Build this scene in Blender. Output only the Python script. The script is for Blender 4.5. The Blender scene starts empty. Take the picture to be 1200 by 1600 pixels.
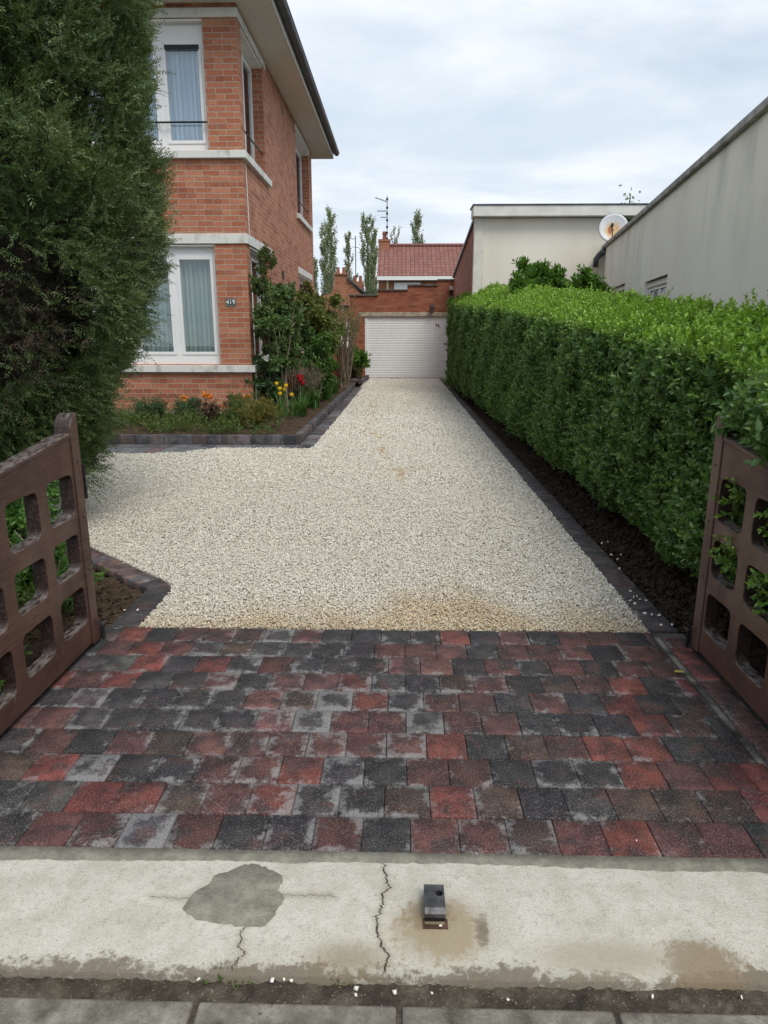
import bpy, bmesh, math, random
import numpy as np
from mathutils import Vector
random.seed(7); rng=np.random.default_rng(7)
S=bpy.context.scene; COL=S.collection
PI=math.pi
# ------------------------------------------------------------------ helpers
class NB:
    """small node-material helper"""
    def __init__(s,name):
        s.m=bpy.data.materials.new(name); s.m.use_nodes=True; s.t=s.m.node_tree; s.t.nodes.clear()
        s.out=s.t.nodes.new('ShaderNodeOutputMaterial')
    def n(s,typ,out=0,at=None,**inp):
        nd=s.t.nodes.new('ShaderNode'+typ)
        for k,v in (at or {}).items(): setattr(nd,k,v)
        for k,v in inp.items():
            key=int(k[1:]) if k[0]=='_' else k.replace('_',' ')
            sk=nd.inputs[key]
            if isinstance(v,bpy.types.NodeSocket): s.t.links.new(v,sk)
            else:
                if hasattr(sk.default_value,'__len__') and len(sk.default_value)==4 and len(v)==3: v=(*v,1)
                sk.default_value=v
        return nd.outputs[out]
    def obj(s): return s.n('TexCoord',3)
    def uv(s): return s.n('UVMap',at={'uv_map':'UVMap'})
    def noise(s,vec,scale,detail=4,rough=.55,out=0,dist=0): return s.n('TexNoise',out,Vector=vec,Scale=scale,Detail=detail,Roughness=rough,Distortion=dist)
    def map(s,v,scale=(1,1,1),loc=(0,0,0),rot=(0,0,0)): return s.n('Mapping',Vector=v,Scale=scale,Location=loc,Rotation=rot)
    def ramp(s,f,stops,interp='LINEAR'):
        nd=s.t.nodes.new('ShaderNodeValToRGB'); nd.color_ramp.interpolation=interp
        e=nd.color_ramp.elements
        while len(e)<len(stops): e.new(.5)
        for q,(p,c) in zip(e,stops): q.position=p; q.color=(*c,1) if len(c)==3 else c
        s.t.links.new(f,nd.inputs[0]); return nd.outputs[0]
    def mix(s,f,a,b,blend='MIX'):
        nd=s.t.nodes.new('ShaderNodeMix'); nd.data_type='RGBA'; nd.blend_type=blend
        for sk,v in ((nd.inputs[0],f),(nd.inputs[6],a),(nd.inputs[7],b)):
            if isinstance(v,bpy.types.NodeSocket): s.t.links.new(v,sk)
            else: sk.default_value=(*v,1) if hasattr(v,'__len__') else v
        return nd.outputs[2]
    def math(s,op,a,b=0.0,c=0.0,clamp=False):
        nd=s.t.nodes.new('ShaderNodeMath'); nd.operation=op; nd.use_clamp=clamp
        for i,v in enumerate((a,b,c)):
            if isinstance(v,bpy.types.NodeSocket): s.t.links.new(v,nd.inputs[i])
            else: nd.inputs[i].default_value=v
        return nd.outputs[0]
    def step(s,v,lo,hi,a=0.0,b=1.0): return s.n('MapRange',at={'interpolation_type':'SMOOTHSTEP'},Value=v,From_Min=lo,From_Max=hi,To_Min=a,To_Max=b)
    def sep(s,v): 
        nd=s.t.nodes.new('ShaderNodeSeparateXYZ'); s.t.links.new(v,nd.inputs[0]); return nd.outputs
    def attr(s,name,out=0): return s.n('Attribute',out,at={'attribute_name':name})
    def bump(s,h,strength=.4,dist=.01,normal=None):
        d=dict(Height=h,Strength=strength,Distance=dist)
        if normal is not None: d['Normal']=normal
        return s.n('Bump',**d)
    def bsdf(s,base,rough=.7,normal=None,metal=0,spec=.4,**kw):
        d=dict(Base_Color=base,Roughness=rough,Metallic=metal,**kw); d['Specular_IOR_Level']=spec
        nd=s.t.nodes.new('ShaderNodeBsdfPrincipled')
        for k,v in d.items():
            sk=nd.inputs[k.replace('_',' ')]
            if isinstance(v,bpy.types.NodeSocket): s.t.links.new(v,sk)
            else: sk.default_value=(*v,1) if hasattr(v,'__len__') and len(v)==3 else v
        if normal is not None: s.t.links.new(normal,nd.inputs['Normal'])
        return nd.outputs[0]
    def done(s,shader): s.t.links.new(shader,s.out.inputs[0]); return s.m

class MB:
    def __init__(s): s.v=[]; s.f=[]
    def add(s,vs,fs):
        b=len(s.v); s.v+= [tuple(p) for p in vs]; s.f+=[tuple(i+b for i in f) for f in fs]; return s
    def quad(s,*p): return s.add(p,[tuple(range(len(p)))])
    def box(s,x0,x1,y0,y1,z0,z1):
        x0,x1=sorted((x0,x1));y0,y1=sorted((y0,y1));z0,z1=sorted((z0,z1))
        return s.add([(x0,y0,z0),(x1,y0,z0),(x1,y1,z0),(x0,y1,z0),(x0,y0,z1),(x1,y0,z1),(x1,y1,z1),(x0,y1,z1)],
            [(0,3,2,1),(4,5,6,7),(0,1,5,4),(1,2,6,5),(2,3,7,6),(3,0,4,7)])
    def prism(s,poly,fn,d0,d1):
        """poly of 2-D points, fn(u,v,d) -> xyz"""
        n=len(poly); s.add([fn(u,v,d0) for u,v in poly]+[fn(u,v,d1) for u,v in poly],
            [tuple(range(n-1,-1,-1)),tuple(range(n,2*n))]+[(i,(i+1)%n,(i+1)%n+n,i+n) for i in range(n)]); return s
    def tube(s,pts,r,seg=8,cap=True):
        pts=[Vector(p) for p in pts]; n=len(pts)
        if not hasattr(r,'__len__'): r=[r]*n
        rings=[]; ref=None
        for i,p in enumerate(pts):
            t=(pts[min(i+1,n-1)]-pts[max(i-1,0)]).normalized()
            if ref is None: ref=t.orthogonal().normalized()
            a=(ref-t*ref.dot(t)); a=a.normalized() if a.length>1e-6 else t.orthogonal().normalized(); ref=a
            b=t.cross(a); rings.append([p+(a*math.cos(q)+b*math.sin(q))*r[i] for q in (2*PI*k/seg for k in range(seg))])
        vs=[v for g in rings for v in g]; fs=[]
        for i in range(n-1):
            for k in range(seg):
                k2=(k+1)%seg; fs.append((i*seg+k,i*seg+k2,(i+1)*seg+k2,(i+1)*seg+k))
        if cap: fs+= [tuple(range(seg-1,-1,-1)),tuple(range((n-1)*seg,n*seg))]
        return s.add(vs,fs)
    def lathe(s,prof,c=(0,0,0),seg=24):
        vs=[];fs=[];m=len(prof)
        for k in range(seg):
            a=2*PI*k/seg
            vs+=[(c[0]+r*math.cos(a),c[1]+r*math.sin(a),c[2]+z) for r,z in prof]
        for k in range(seg):
            k2=(k+1)%seg
            for i in range(m-1): fs.append((k*m+i,k2*m+i,k2*m+i+1,k*m+i+1))
        return s.add(vs,fs)
    def build(s,name,mat,parent=None,bevel=0,smooth=False,seg=2):
        o=None
        off=world_loc(parent)
        me=bpy.data.meshes.new(name)
        me.from_pydata([(x-off[0],y-off[1],z-off[2]) for x,y,z in s.v],[],s.f)
        bm=bmesh.new(); bm.from_mesh(me)
        bmesh.ops.recalc_face_normals(bm,faces=bm.faces); bm.to_mesh(me); bm.free()
        box_uv(me,off)
        if smooth: me.shade_smooth()
        if mat: me.materials.append(mat)
        o=bpy.data.objects.new(name,me); COL.objects.link(o)
        if parent: o.parent=parent
        if bevel:
            b=o.modifiers.new('bevel','BEVEL'); b.width=bevel; b.segments=seg; b.limit_method='ANGLE'; b.angle_limit=math.radians(40)
        return o
def world_loc(p):
    v=Vector((0,0,0))
    while p is not None: v+=p.location; p=p.parent
    return v
def box_uv(me,off):
    n=len(me.loops)
    if not n: return
    uv=me.uv_layers.new(name='UVMap')
    co=np.empty(len(me.vertices)*3,np.float32); me.vertices.foreach_get('co',co); co=co.reshape(-1,3)+np.array(off,np.float32)
    li=np.empty(n,np.int32); me.loops.foreach_get('vertex_index',li)
    pn=np.empty(len(me.polygons)*3,np.float32); me.polygons.foreach_get('normal',pn); pn=np.abs(pn.reshape(-1,3))
    lt=np.empty(len(me.polygons),np.int32); me.polygons.foreach_get('loop_total',lt)
    ax=np.repeat(np.argmax(pn,1),lt); c=co[li]
    u=np.where(ax==0,c[:,1],c[:,0]); v=np.where(ax==2,c[:,1],c[:,2])
    uv.data.foreach_set('uv',np.stack([u,v],1).astype(np.float32).ravel())
def npmesh(name,V,F,mat,parent=None,attrs=None,smooth=False,uv=None):
    """V (n,3), F (m,k) arrays -> object"""
    V=np.asarray(V,np.float32).reshape(-1,3)-np.array(world_loc(parent),np.float32); F=np.asarray(F,np.int32)
    me=bpy.data.meshes.new(name); k=F.shape[1]
    me.vertices.add(len(V)); me.vertices.foreach_set('co',V.ravel())
    me.loops.add(F.size); me.loops.foreach_set('vertex_index',F.ravel())
    me.polygons.add(len(F)); me.polygons.foreach_set('loop_start',np.arange(0,F.size,k,dtype=np.int32))
    me.polygons.foreach_set('loop_total',np.full(len(F),k,np.int32))
    if smooth: me.polygons.foreach_set('use_smooth',np.ones(len(F),bool))
    for a,(ty,vals) in (attrs or {}).items():
        at=me.attributes.new(a,ty,'POINT'); at.data.foreach_set('color' if ty=='FLOAT_COLOR' else 'value',np.asarray(vals,np.float32).ravel())
    if uv is not None:
        u=me.uv_layers.new(name='UVMap'); u.data.foreach_set('uv',np.asarray(uv,np.float32).ravel())
    me.update(calc_edges=True); me.validate()
    if mat: me.materials.append(mat)
    o=bpy.data.objects.new(name,me); COL.objects.link(o)
    if parent: o.parent=parent
    return o
def tag(o,label=None,cat=None,group=None,kind=None):
    for k,v in (('label',label),('category',cat),('group',group),('kind',kind)):
        if v: o[k]=v
    return o
def thing(name,label,cat,loc=(0,0,0),group=None):
    o=bpy.data.objects.new(name,None); COL.objects.link(o); o.location=loc; o.empty_display_size=.1
    return tag(o,label,cat,group)
def struct(o): o['kind']='structure'; return o
def unit(a): return a/np.maximum(np.linalg.norm(a,axis=-1,keepdims=True),1e-9)
def rand_unit(n): return unit(rng.normal(size=(n,3)))
# ---- foliage primitives
def leaf_geo(base,d,nrm,L,W,fold=.25,curl=.0):
    """oval folded leaves: 6 verts, 2 quads. base,d,nrm (n,3); L,W (n,)"""
    n=len(base); d=unit(d); a=unit(np.cross(d,nrm)); nn=np.cross(a,d)
    L=np.broadcast_to(L,(n,))[:,None]; W=np.broadcast_to(W,(n,))[:,None]
    up=nn*W*fold; dr=-nn*L*curl
    v=np.stack([base,base+d*L*.30+a*W*.5+up,base+d*L*.72+a*W*.38+up*.8+dr*.5,base+d*L+dr,base+d*L*.72-a*W*.38+up*.8+dr*.5,base+d*L*.30-a*W*.5+up],1)
    i=np.arange(n)[:,None]*6
    f=np.concatenate([i+np.array([[0,1,2,3]]),i+np.array([[0,3,4,5]])],1).reshape(-1,4)
    return v.reshape(-1,3),f
def needle_geo(base,d,nrm,L,W):
    n=len(base); d=unit(d); a=unit(np.cross(d,nrm))
    L=np.broadcast_to(L,(n,))[:,None]; W=np.broadcast_to(W,(n,))[:,None]
    v=np.stack([base,base+d*L*.45+a*W*.5,base+d*L,base+d*L*.45-a*W*.5],1)
    i=np.arange(n)[:,None]*4
    return v.reshape(-1,3),i+np.array([[0,1,2,3]])
def shoots(P,d,K,ln,leafL,leafW,ang=55,twist=True,jit=.3,flat=None,kind='leaf',fold=.25,curl=.1,taper=.5):
    """leafy shoots: P,d (n,3). returns V,F, per-vertex position along shoot 0..1 and shoot index"""
    n=len(P); d=unit(d); s=unit(np.cross(d,rand_unit(n) if flat is None else flat)); b=np.cross(s,d)
    Vs=[];Fs=[];T=[];I=[];off=0
    ln=np.broadcast_to(ln,(n,)); leafL=np.broadcast_to(leafL,(n,)); leafW=np.broadcast_to(leafW,(n,))
    ca,sa=math.cos(math.radians(ang)),math.sin(math.radians(ang))
    for k in range(K):
        t=(k+.3)/K
        for sg in (-1,1):
            side=(s if (k%2==0 or not twist) else b)*sg
            tip=min(1.,t*1.1)
            dd=unit(d*(ca+.45*tip*tip)+side*(sa*(1-.3*tip))+rng.normal(size=(n,3))*jit*.5)
            nr=unit(d*.8-side*.45+rng.normal(size=(n,3))*jit) if kind=='leaf' else unit(b+rng.normal(size=(n,3))*jit)
            base=P+d*(ln*t)[:,None]
            sc=(1-taper*abs(t-.45))*rng.uniform(.75,1.15,n)
            v,f=(leaf_geo(base,dd,nr,leafL*sc,leafW*sc,fold,curl) if kind=='leaf' else needle_geo(base,dd,nr,leafL*sc,leafW*sc))
            Vs.append(v);Fs.append(f+off);off+=len(v)
            T.append(np.full(len(v),t)); I.append(np.repeat(np.arange(n),len(v)//n))
    return np.concatenate(Vs),np.concatenate(Fs),np.concatenate(T),np.concatenate(I)
def cat(parts):
    V=[];F=[];o=0
    for v,f in parts: V.append(v);F.append(f+o);o+=len(v)
    return np.concatenate(V),np.concatenate(F)

# ------------------------------------------------------------------ materials
def leaf_mat(name,cols,rough=.42,trans=.25,tint=None,spec=.45,bright=None):
    b=NB(name); r=b.n('NewGeometry',8)
    c=b.ramp(r,[(i/(max(1,len(cols)-1)),q) for i,q in enumerate(cols)])
    if tint: c=b.mix(b.attr('tint',2),c,b.ramp(r,[(0,tint[0]),(1,tint[1])]))
    p=b.bsdf(c,rough,spec=spec)
    if trans:
        t=b.n('BsdfTranslucent',Color=b.mix(.35,c,(.35,.5,.05)))
        p=b.n('MixShader',_0=trans,_1=p,_2=t)
    return b.done(p)
def plain(name,col,rough=.6,metal=0,var=.12,scale=8,bump=0,spec=.4):
    b=NB(name); o=b.obj(); nz=b.noise(o,scale,5)
    c=b.mix(b.step(nz,.3,.7),tuple(q*(1-var) for q in col),tuple(min(1,q*(1+var)) for q in col))
    return b.done(b.bsdf(c,rough,b.bump(b.noise(o,scale*12,3),bump,.004) if bump else None,metal,spec))
def brick_mat(name,c1,c2,mortar,bw=.305,rh=.0925,ms=.011,dirt=.35,uoff=0,voff=0):
    b=NB(name); uv=b.map(b.uv(),loc=(uoff,voff,0)); o=b.obj()
    wob=b.n('VectorMath',at={'operation':'MULTIPLY_ADD'},_0=b.noise(b.uv(),6,2,out=1),_1=(.006,.006,0),_2=uv)
    br=b.t.nodes.new('ShaderNodeTexBrick'); b.t.links.new(wob,br.inputs['Vector'])
    br.offset=.5; br.offset_frequency=2
    for k,v in (('Color1',(*c1,1)),('Color2',(*c2,1)),('Mortar',(*mortar,1)),('Scale',1),('Mortar Size',ms*.5),('Mortar Smooth',.25),('Bias',-.1),('Brick Width',bw),('Row Height',rh)): br.inputs[k].default_value=v
    c=br.outputs[0]
    c=b.mix(b.step(b.noise(uv,38,4),.35,.75),c,b.mix(1,c,(.72,.66,.62),'MULTIPLY'))
    c=b.mix(b.math('MULTIPLY',b.step(b.noise(uv,1.1,5),.45,.75),dirt),c,b.mix(.6,c,(.105,.064,.050)))
    # thin lime bloom and darker single bricks
    sx=b.sep(uv); row=b.math('FLOOR',b.math('DIVIDE',sx[1],rh)); colm=b.math('FLOOR',b.math('ADD',b.math('DIVIDE',sx[0],bw),b.math('MULTIPLY',b.math('MODULO',row,2.0),.5)))
    cmb=b.n('CombineXYZ',X=colm,Y=row); wn=b.n('TexWhiteNoise',0,at={'noise_dimensions':'2D'},Vector=cmb)
    c=b.mix(b.math('MULTIPLY',b.step(wn,.78,.95),.45),c,b.mix(1,c,(.50,.42,.45),'MULTIPLY'))
    c=b.mix(b.math('MULTIPLY',b.step(wn,.16,.02),.4),c,b.mix(.4,c,(.62,.40,.22)))
    h=b.math('SUBTRACT',b.math('MULTIPLY',b.noise(uv,60,3),.25),br.outputs[1])
    return b.done(b.bsdf(c,.85,b.bump(h,.7,.008),spec=.25))
BRICK=brick_mat('orange_brick',(.42,.150,.084),(.54,.235,.145),(.44,.39,.31),ms=.016,dirt=.28)
BRICK_PARTY=brick_mat('party_brick',(.33,.11,.065),(.42,.16,.10),(.30,.26,.22),bw=.24,rh=.075)
BRICK_GARAGE=brick_mat('garage_brick',(.33,.10,.055),(.42,.15,.085),(.25,.2,.16),bw=.25,rh=.075,dirt=.6)
BRICK_FAR=brick_mat('far_brick',(.38,.155,.085),(.45,.20,.115),(.34,.26,.2),bw=.24,rh=.08)

def mk_whitestone():
    b=NB('weathered_white_concrete'); o=b.obj(); n1=b.noise(b.map(o,scale=(1,1,.5)),5,6); n2=b.noise(o,40,4)
    c=b.mix(b.step(n1,.50,.72),(.70,.70,.66),(.42,.41,.37)); c=b.mix(b.step(n2,.60,.78),c,(.25,.25,.22))
    return b.done(b.bsdf(c,.85,b.bump(n2,.3,.004),spec=.2))
WSTONE=mk_whitestone()
OPENW=plain('brightened_soffit',(.80,.79,.74),.7,var=.06,scale=4)  # lighter than the stone bands, carries ground bounce light in its colour
PVC=plain('white_pvc',(.80,.81,.81),.35,var=.02)
SOFFIT_=NB('soffit_boards')
def mk_soffit():
    b=SOFFIT_; sy=b.sep(b.obj())[1]; w=b.math('FRACT',b.math('MULTIPLY',sy,9.0)); g=b.step(w,.06,.0)
    c=b.mix(g,(.80,.77,.71),(.42,.40,.36)); c=b.mix(b.math('MULTIPLY',b.step(b.noise(b.obj(),2,4),.4,.7),.35),c,(.64,.61,.56))
    return b.done(b.bsdf(c,.6,b.bump(b.math('SUBTRACT',1.0,g),.5,.006)))
SOFFIT=mk_soffit()
ZINC=plain('dark_zinc',(.075,.085,.095),.45,.5,var=.25,scale=3)
BLACK=plain('black_iron',(.015,.015,.017),.45,.3)
DARKROOM=plain('dark_interior',(.05,.05,.05),.9)
def mk_glass():
    b=NB('window_glass'); fr=b.n('LayerWeight',1,Blend=.25)
    tr=b.n('BsdfTransparent',Color=(.86,.92,.92)); gl=b.n('BsdfGlossy',Color=(.9,.95,1),Roughness=.02)
    return b.done(b.n('MixShader',_0=b.math('ADD',b.math('MULTIPLY',fr,.5),.13),_1=tr,_2=gl))
GLASS=mk_glass()
def curtain_mat(name,c,tr=.25):
    b=NB(name); t=b.n('BsdfTranslucent',Color=c)
    return b.done(b.n('MixShader',_0=tr,_1=b.bsdf(c,.9,spec=.1),_2=t))
CURT_BLUE=curtain_mat('pale_blue_net_curtain',(.62,.74,.88))
CURT_GREEN=curtain_mat('grey_green_curtain',(.42,.52,.50))
def mk_render():
    b=NB('stained_cream_render'); o=b.obj(); sx=b.sep(o)
    st=b.map(o,scale=(.75,.75,.22)); n1=b.noise(st,1.6,6,.6); n2=b.noise(o,120,3); hi=b.step(sx[2],1.6,3.6)
    m=b.math('MULTIPLY',b.step(n1,.45,.66),b.math('MULTIPLY',hi,.65),clamp=True)
    c=b.mix(b.step(b.noise(o,.7,4),.35,.7),(.82,.785,.69),(.75,.715,.625))
    c=b.mix(m,c,(.50,.485,.44)); c=b.mix(b.math('MULTIPLY',b.step(n2,.55,.7),.25),c,(.44,.42,.38))
    return b.done(b.bsdf(c,.9,b.bump(n2,.35,.004),spec=.2))
RENDER=mk_render()
def mk_render2():
    b=NB('cream_render_clean'); o=b.obj(); n2=b.noise(o,90,3)
    c=b.mix(b.step(b.noise(b.map(o,scale=(1,1,.5)),.8,6),.35,.7),(.80,.76,.665),(.71,.67,.585))
    return b.done(b.bsdf(c,.9,b.bump(n2,.3,.004),spec=.2))
RENDER2=mk_render2()
COPING=plain('grey_coping',(.30,.29,.27),.85,var=.35,scale=5,bump=.3)
def mk_tiles(name,c1,c2):
    b=NB(name); uv=b.uv(); br=b.t.nodes.new('ShaderNodeTexBrick'); b.t.links.new(uv,br.inputs['Vector']); br.offset=0
    for k,v in (('Color1',(*c1,1)),('Color2',(*c2,1)),('Mortar',(.10,.04,.03,1)),('Scale',1),('Mortar Size',.02),('Mortar Smooth',.9),('Brick Width',.27),('Row Height',.30)): br.inputs[k].default_value=v
    c=b.mix(b.math('MULTIPLY',b.step(b.noise(uv,1.2,5),.4,.7),.35),br.outputs[0],(.20,.11,.09))
    return b.done(b.bsdf(c,.8,b.bump(br.outputs[1],.8,.03),spec=.2))
TILES=mk_tiles('red_roof_tiles',(.215,.095,.08),(.27,.13,.11))
def mk_wood():
    b=NB('brown_painted_timber'); o=b.obj()
    g=b.noise(b.map(o,scale=(40,2.6,40)),2.2,6,.65); f=b.noise(o,70,4); n=b.noise(o,3.5,5)
    fx=b.math('ABSOLUTE',b.sep(b.n('NewGeometry',1))[0])   # faces square to X take the lighter browns, all others a near-black brown
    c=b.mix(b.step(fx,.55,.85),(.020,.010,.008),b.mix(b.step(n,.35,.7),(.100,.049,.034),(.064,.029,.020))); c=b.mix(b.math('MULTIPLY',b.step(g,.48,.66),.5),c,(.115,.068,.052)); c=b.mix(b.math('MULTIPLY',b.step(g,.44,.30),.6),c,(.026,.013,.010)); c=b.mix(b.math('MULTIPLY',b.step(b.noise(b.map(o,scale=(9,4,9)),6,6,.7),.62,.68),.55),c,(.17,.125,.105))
    nz=b.sep(b.n('NewGeometry',1))[2]
    worn=b.math('MULTIPLY',b.step(nz,.6,.95),b.step(b.noise(b.map(o,scale=(6,2,6)),9,5),.36,.62))
    c=b.mix(b.math('MULTIPLY',worn,.7),c,(.21,.185,.17))
    drip=b.math('MULTIPLY',b.step(b.noise(b.map(o,scale=(1,16,1.6)),2.2,3),.70,.74),b.step(b.sep(o)[2],.95,.1))
    c=b.mix(b.math('MULTIPLY',drip,.45),c,(.30,.26,.23)); c=b.mix(b.step(f,.70,.76),c,(.02,.014,.012))
    return b.done(b.bsdf(c,b.mix(b.step(n,.3,.7),(.34,.34,.34),(.58,.58,.58)),b.bump(b.math('ADD',g,b.math('MULTIPLY',f,.3)),.55,.005),spec=.45))
WOOD=mk_wood()
def mk_paver():
    b=NB('tumbled_concrete_blocks'); o=b.obj(); tone=b.attr('tone'); bl=b.attr('bloom',2); u=b.sep(b.uv())
    ed=b.math('MINIMUM',b.math('MINIMUM',u[0],b.math('SUBTRACT',1.0,u[0])),b.math('MINIMUM',u[1],b.math('SUBTRACT',1.0,u[1])))
    n1=b.noise(o,9,7,.66); n2=b.noise(o,48,5,.65); n3=b.noise(o,170,3,.7); n4=b.noise(b.map(o,loc=(9,4,2)),10,5,.6); n5=b.noise(b.map(o,loc=(2,1,8)),7,3)
    c=b.mix(b.math('MULTIPLY',b.step(n5,.50,.64),.68),tone,(.038,.037,.039)); c=b.mix(b.math('MULTIPLY',b.step(n5,.46,.34),.6),c,(.085,.042,.036))
    c=b.mix(b.step(n4,.36,.66),b.mix(1,c,(.62,.60,.62),'MULTIPLY'),b.mix(1,c,(1.4,1.25,1.2),'MULTIPLY'))
    w=b.math('ADD',b.math('ADD',n1,b.math('MULTIPLY',b.step(ed,.30,.0),.17)),b.math('ADD',b.math('MULTIPLY',bl,.30),b.math('MULTIPLY',n2,.42)))
    so=b.sep(o); dx=b.math('SUBTRACT',so[0],-.35); dy=b.math('SUBTRACT',so[1],2.65); dd=b.math('SQRT',b.math('ADD',b.math('MULTIPLY',dx,dx),b.math('MULTIPLY',dy,dy)))
    w=b.math('ADD',w,b.step(dd,1.7,.2,-.045,.048)); m=b.step(w,.965,1.15)
    c=b.mix(b.math('MULTIPLY',m,.88),c,b.mix(.28,(.315,.308,.305),tone))
    c=b.mix(b.math('MULTIPLY',b.step(n3,.53,.66),.5),c,(.25,.24,.235)); c=b.mix(b.math('MULTIPLY',b.step(n3,.47,.34),.65),c,(.012,.012,.013))
    return b.done(b.bsdf(c,.8,b.bump(b.math('ADD',n3,b.math('MULTIPLY',n2,1.0)),.7,.005),spec=.3))
PAVER=mk_paver()
def mk_gravelbase():
    b=NB('gravel_bed'); o=b.obj(); v=b.n('TexVoronoi',1,Vector=o,Scale=55); d=b.n('TexVoronoi',0,Vector=o,Scale=55)
    r=b.sep(v)[0]; c=b.ramp(r,[(0,(.45,.41,.33)),(.4,(.68,.63,.54)),(1,(.80,.77,.69))]); c=b.mix(b.step(d,.35,.7),c,(.20,.17,.13))
    return b.done(b.bsdf(c,.9,b.bump(d,.8,-.01),spec=.2))
GBASE=mk_gravelbase()
def mk_stone():
    b=NB('limestone_chippings'); r=b.n('NewGeometry',8); st=b.attr('stain',2)
    c=b.ramp(r,[(0,(.50,.45,.36)),(.06,(.70,.66,.57)),(.55,(.79,.755,.67)),(.95,(.86,.84,.77)),(.97,(.40,.35,.27)),(1,(.32,.28,.22))])
    c=b.mix(st,c,b.ramp(r,[(0,(.36,.25,.13)),(.35,(.58,.43,.25)),(1,(.78,.65,.43))]))
    c=b.mix(b.math('MULTIPLY',b.step(b.noise(b.obj(),240,3),.5,.7),.25),c,(.36,.31,.24))
    return b.done(b.bsdf(c,.85,spec=.25))
STONE=mk_stone()
def mk_soil(name,a,bb):
    b=NB(name); o=b.obj(); n1=b.noise(o,18,7,.7); n2=b.noise(o,120,4)
    c=b.mix(b.step(n1,.35,.68),a,bb); c=b.mix(b.math('MULTIPLY',b.step(n2,.62,.72),.5),c,tuple(q*2.2 for q in bb))
    return b.done(b.bsdf(c,.95,b.bump(b.math('ADD',n1,n2),.9,.02),spec=.15))
SOIL=mk_soil('dark_soil',(.030,.020,.014),(.075,.052,.038))
SOIL2=mk_soil('brown_soil',(.045,.030,.019),(.115,.078,.050))
GROUND=mk_soil('earth_and_grass',(.04,.05,.02),(.07,.075,.035))
def mk_apron():
    b=NB('aged_concrete'); o=b.obj(); sx=b.sep(o); n1=b.noise(o,9,7,.65); n2=b.noise(o,42,6,.68); n3=b.noise(o,190,3,.7); n4=b.noise(b.map(o,loc=(3,7,0)),3.2,5)
    c=b.mix(b.step(n1,.35,.68),(.60,.575,.50),(.48,.455,.38)); c=b.mix(b.math('MULTIPLY',b.step(n2,.50,.68),.6),c,(.37,.345,.285)); c=b.mix(b.math('MULTIPLY',b.step(n3,.56,.66),.6),c,(.20,.185,.15)); c=b.mix(b.math('MULTIPLY',b.step(n3,.45,.34),.6),c,(.72,.69,.60))
    # brown run-off along the front edge and round the stop, worn scoop at right
    e=b.math('ADD',sx[1],b.math('ADD',b.math('MULTIPLY',b.math('SUBTRACT',n1,.5),.14),b.math('ADD',b.math('MULTIPLY',b.math('SUBTRACT',n4,.5),.16),b.math('MULTIPLY',b.math('SUBTRACT',n2,.5),.16)))); c=b.mix(b.math('MULTIPLY',b.step(e,1.492,1.455),.85),c,(.15,.12,.085))
    def blob(x,y,rx,ry,col,amt,c,soft=.35):
        dx=b.math('DIVIDE',b.math('SUBTRACT',sx[0],x),rx); dy=b.math('DIVIDE',b.math('SUBTRACT',sx[1],y),ry)
        r=b.math('SQRT',b.math('ADD',b.math('MULTIPLY',dx,dx),b.math('MULTIPLY',dy,dy))); r=b.math('ADD',r,b.math('ADD',b.math('MULTIPLY',b.math('SUBTRACT',n1,.5),1.5),b.math('ADD',b.math('MULTIPLY',b.math('SUBTRACT',n2,.5),1.8),b.math('MULTIPLY',b.math('SUBTRACT',n3,.5),1.4))))
        return b.mix(b.math('MULTIPLY',b.step(r,1+soft,1-soft),amt),c,col)
    c=blob(.115,1.60,.12,.10,(.335,.265,.165),.85,c); c=blob(.08,1.66,.055,.06,(.20,.15,.09),.6,c); c=blob(.80,1.50,.10,.085,(.25,.19,.12),.85,c,.25); c=blob(.235,1.60,.018,.055,(.15,.11,.075),.75,c,.5)
    c=blob(-.13,1.50,.10,.05,(.25,.19,.11),.6,c,.6); c=blob(.55,1.52,.16,.05,(.36,.32,.24),.7,c,.6)
    def crack(path_x,amp,sc,w,c,lo,hi,axis=0,seed=0.):
        p=sx[axis]; q=sx[1-axis]
        nz=b.n('TexNoise',0,at={'noise_dimensions':'1D'},W=b.math('ADD',b.math('MULTIPLY',q,sc),seed),Scale=1.0,Detail=9.0,Roughness=.72)
        d=b.math('ABSOLUTE',b.math('SUBTRACT',b.math('SUBTRACT',p,path_x),b.math('MULTIPLY',b.math('SUBTRACT',nz,.5),amp)))
        rg=b.math('MULTIPLY',b.step(q,lo,lo+.02),b.step(q,hi,hi-.02)); wd=b.math('MULTIPLY',b.noise(o,45,3),w*2.0)
        m=b.math('MULTIPLY',b.math('LESS_THAN',d,wd),rg); halo=b.math('MULTIPLY',b.step(d,.022,.0),b.math('MULTIPLY',rg,.35))
        return b.mix(m,b.mix(halo,c,(.22,.18,.12)),(.025,.02,.016))
    c=crack(-.045,.11,7,.0024,c,1.45,1.86,seed=3.1); c=crack(-.425,.10,11,.0018,c,1.45,1.62,seed=8.); c=crack(1.695,.06,6,.0007,c,-.74,-.58,axis=1,seed=1.); c=crack(1.715,.06,8,.0007,c,-.36,-.17,axis=1,seed=5.)
    return b.done(b.bsdf(c,.9,b.bump(b.math('ADD',b.math('MULTIPLY',n2,1.5),n3),.7,.008),spec=.2))
APRON=mk_apron()

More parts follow.
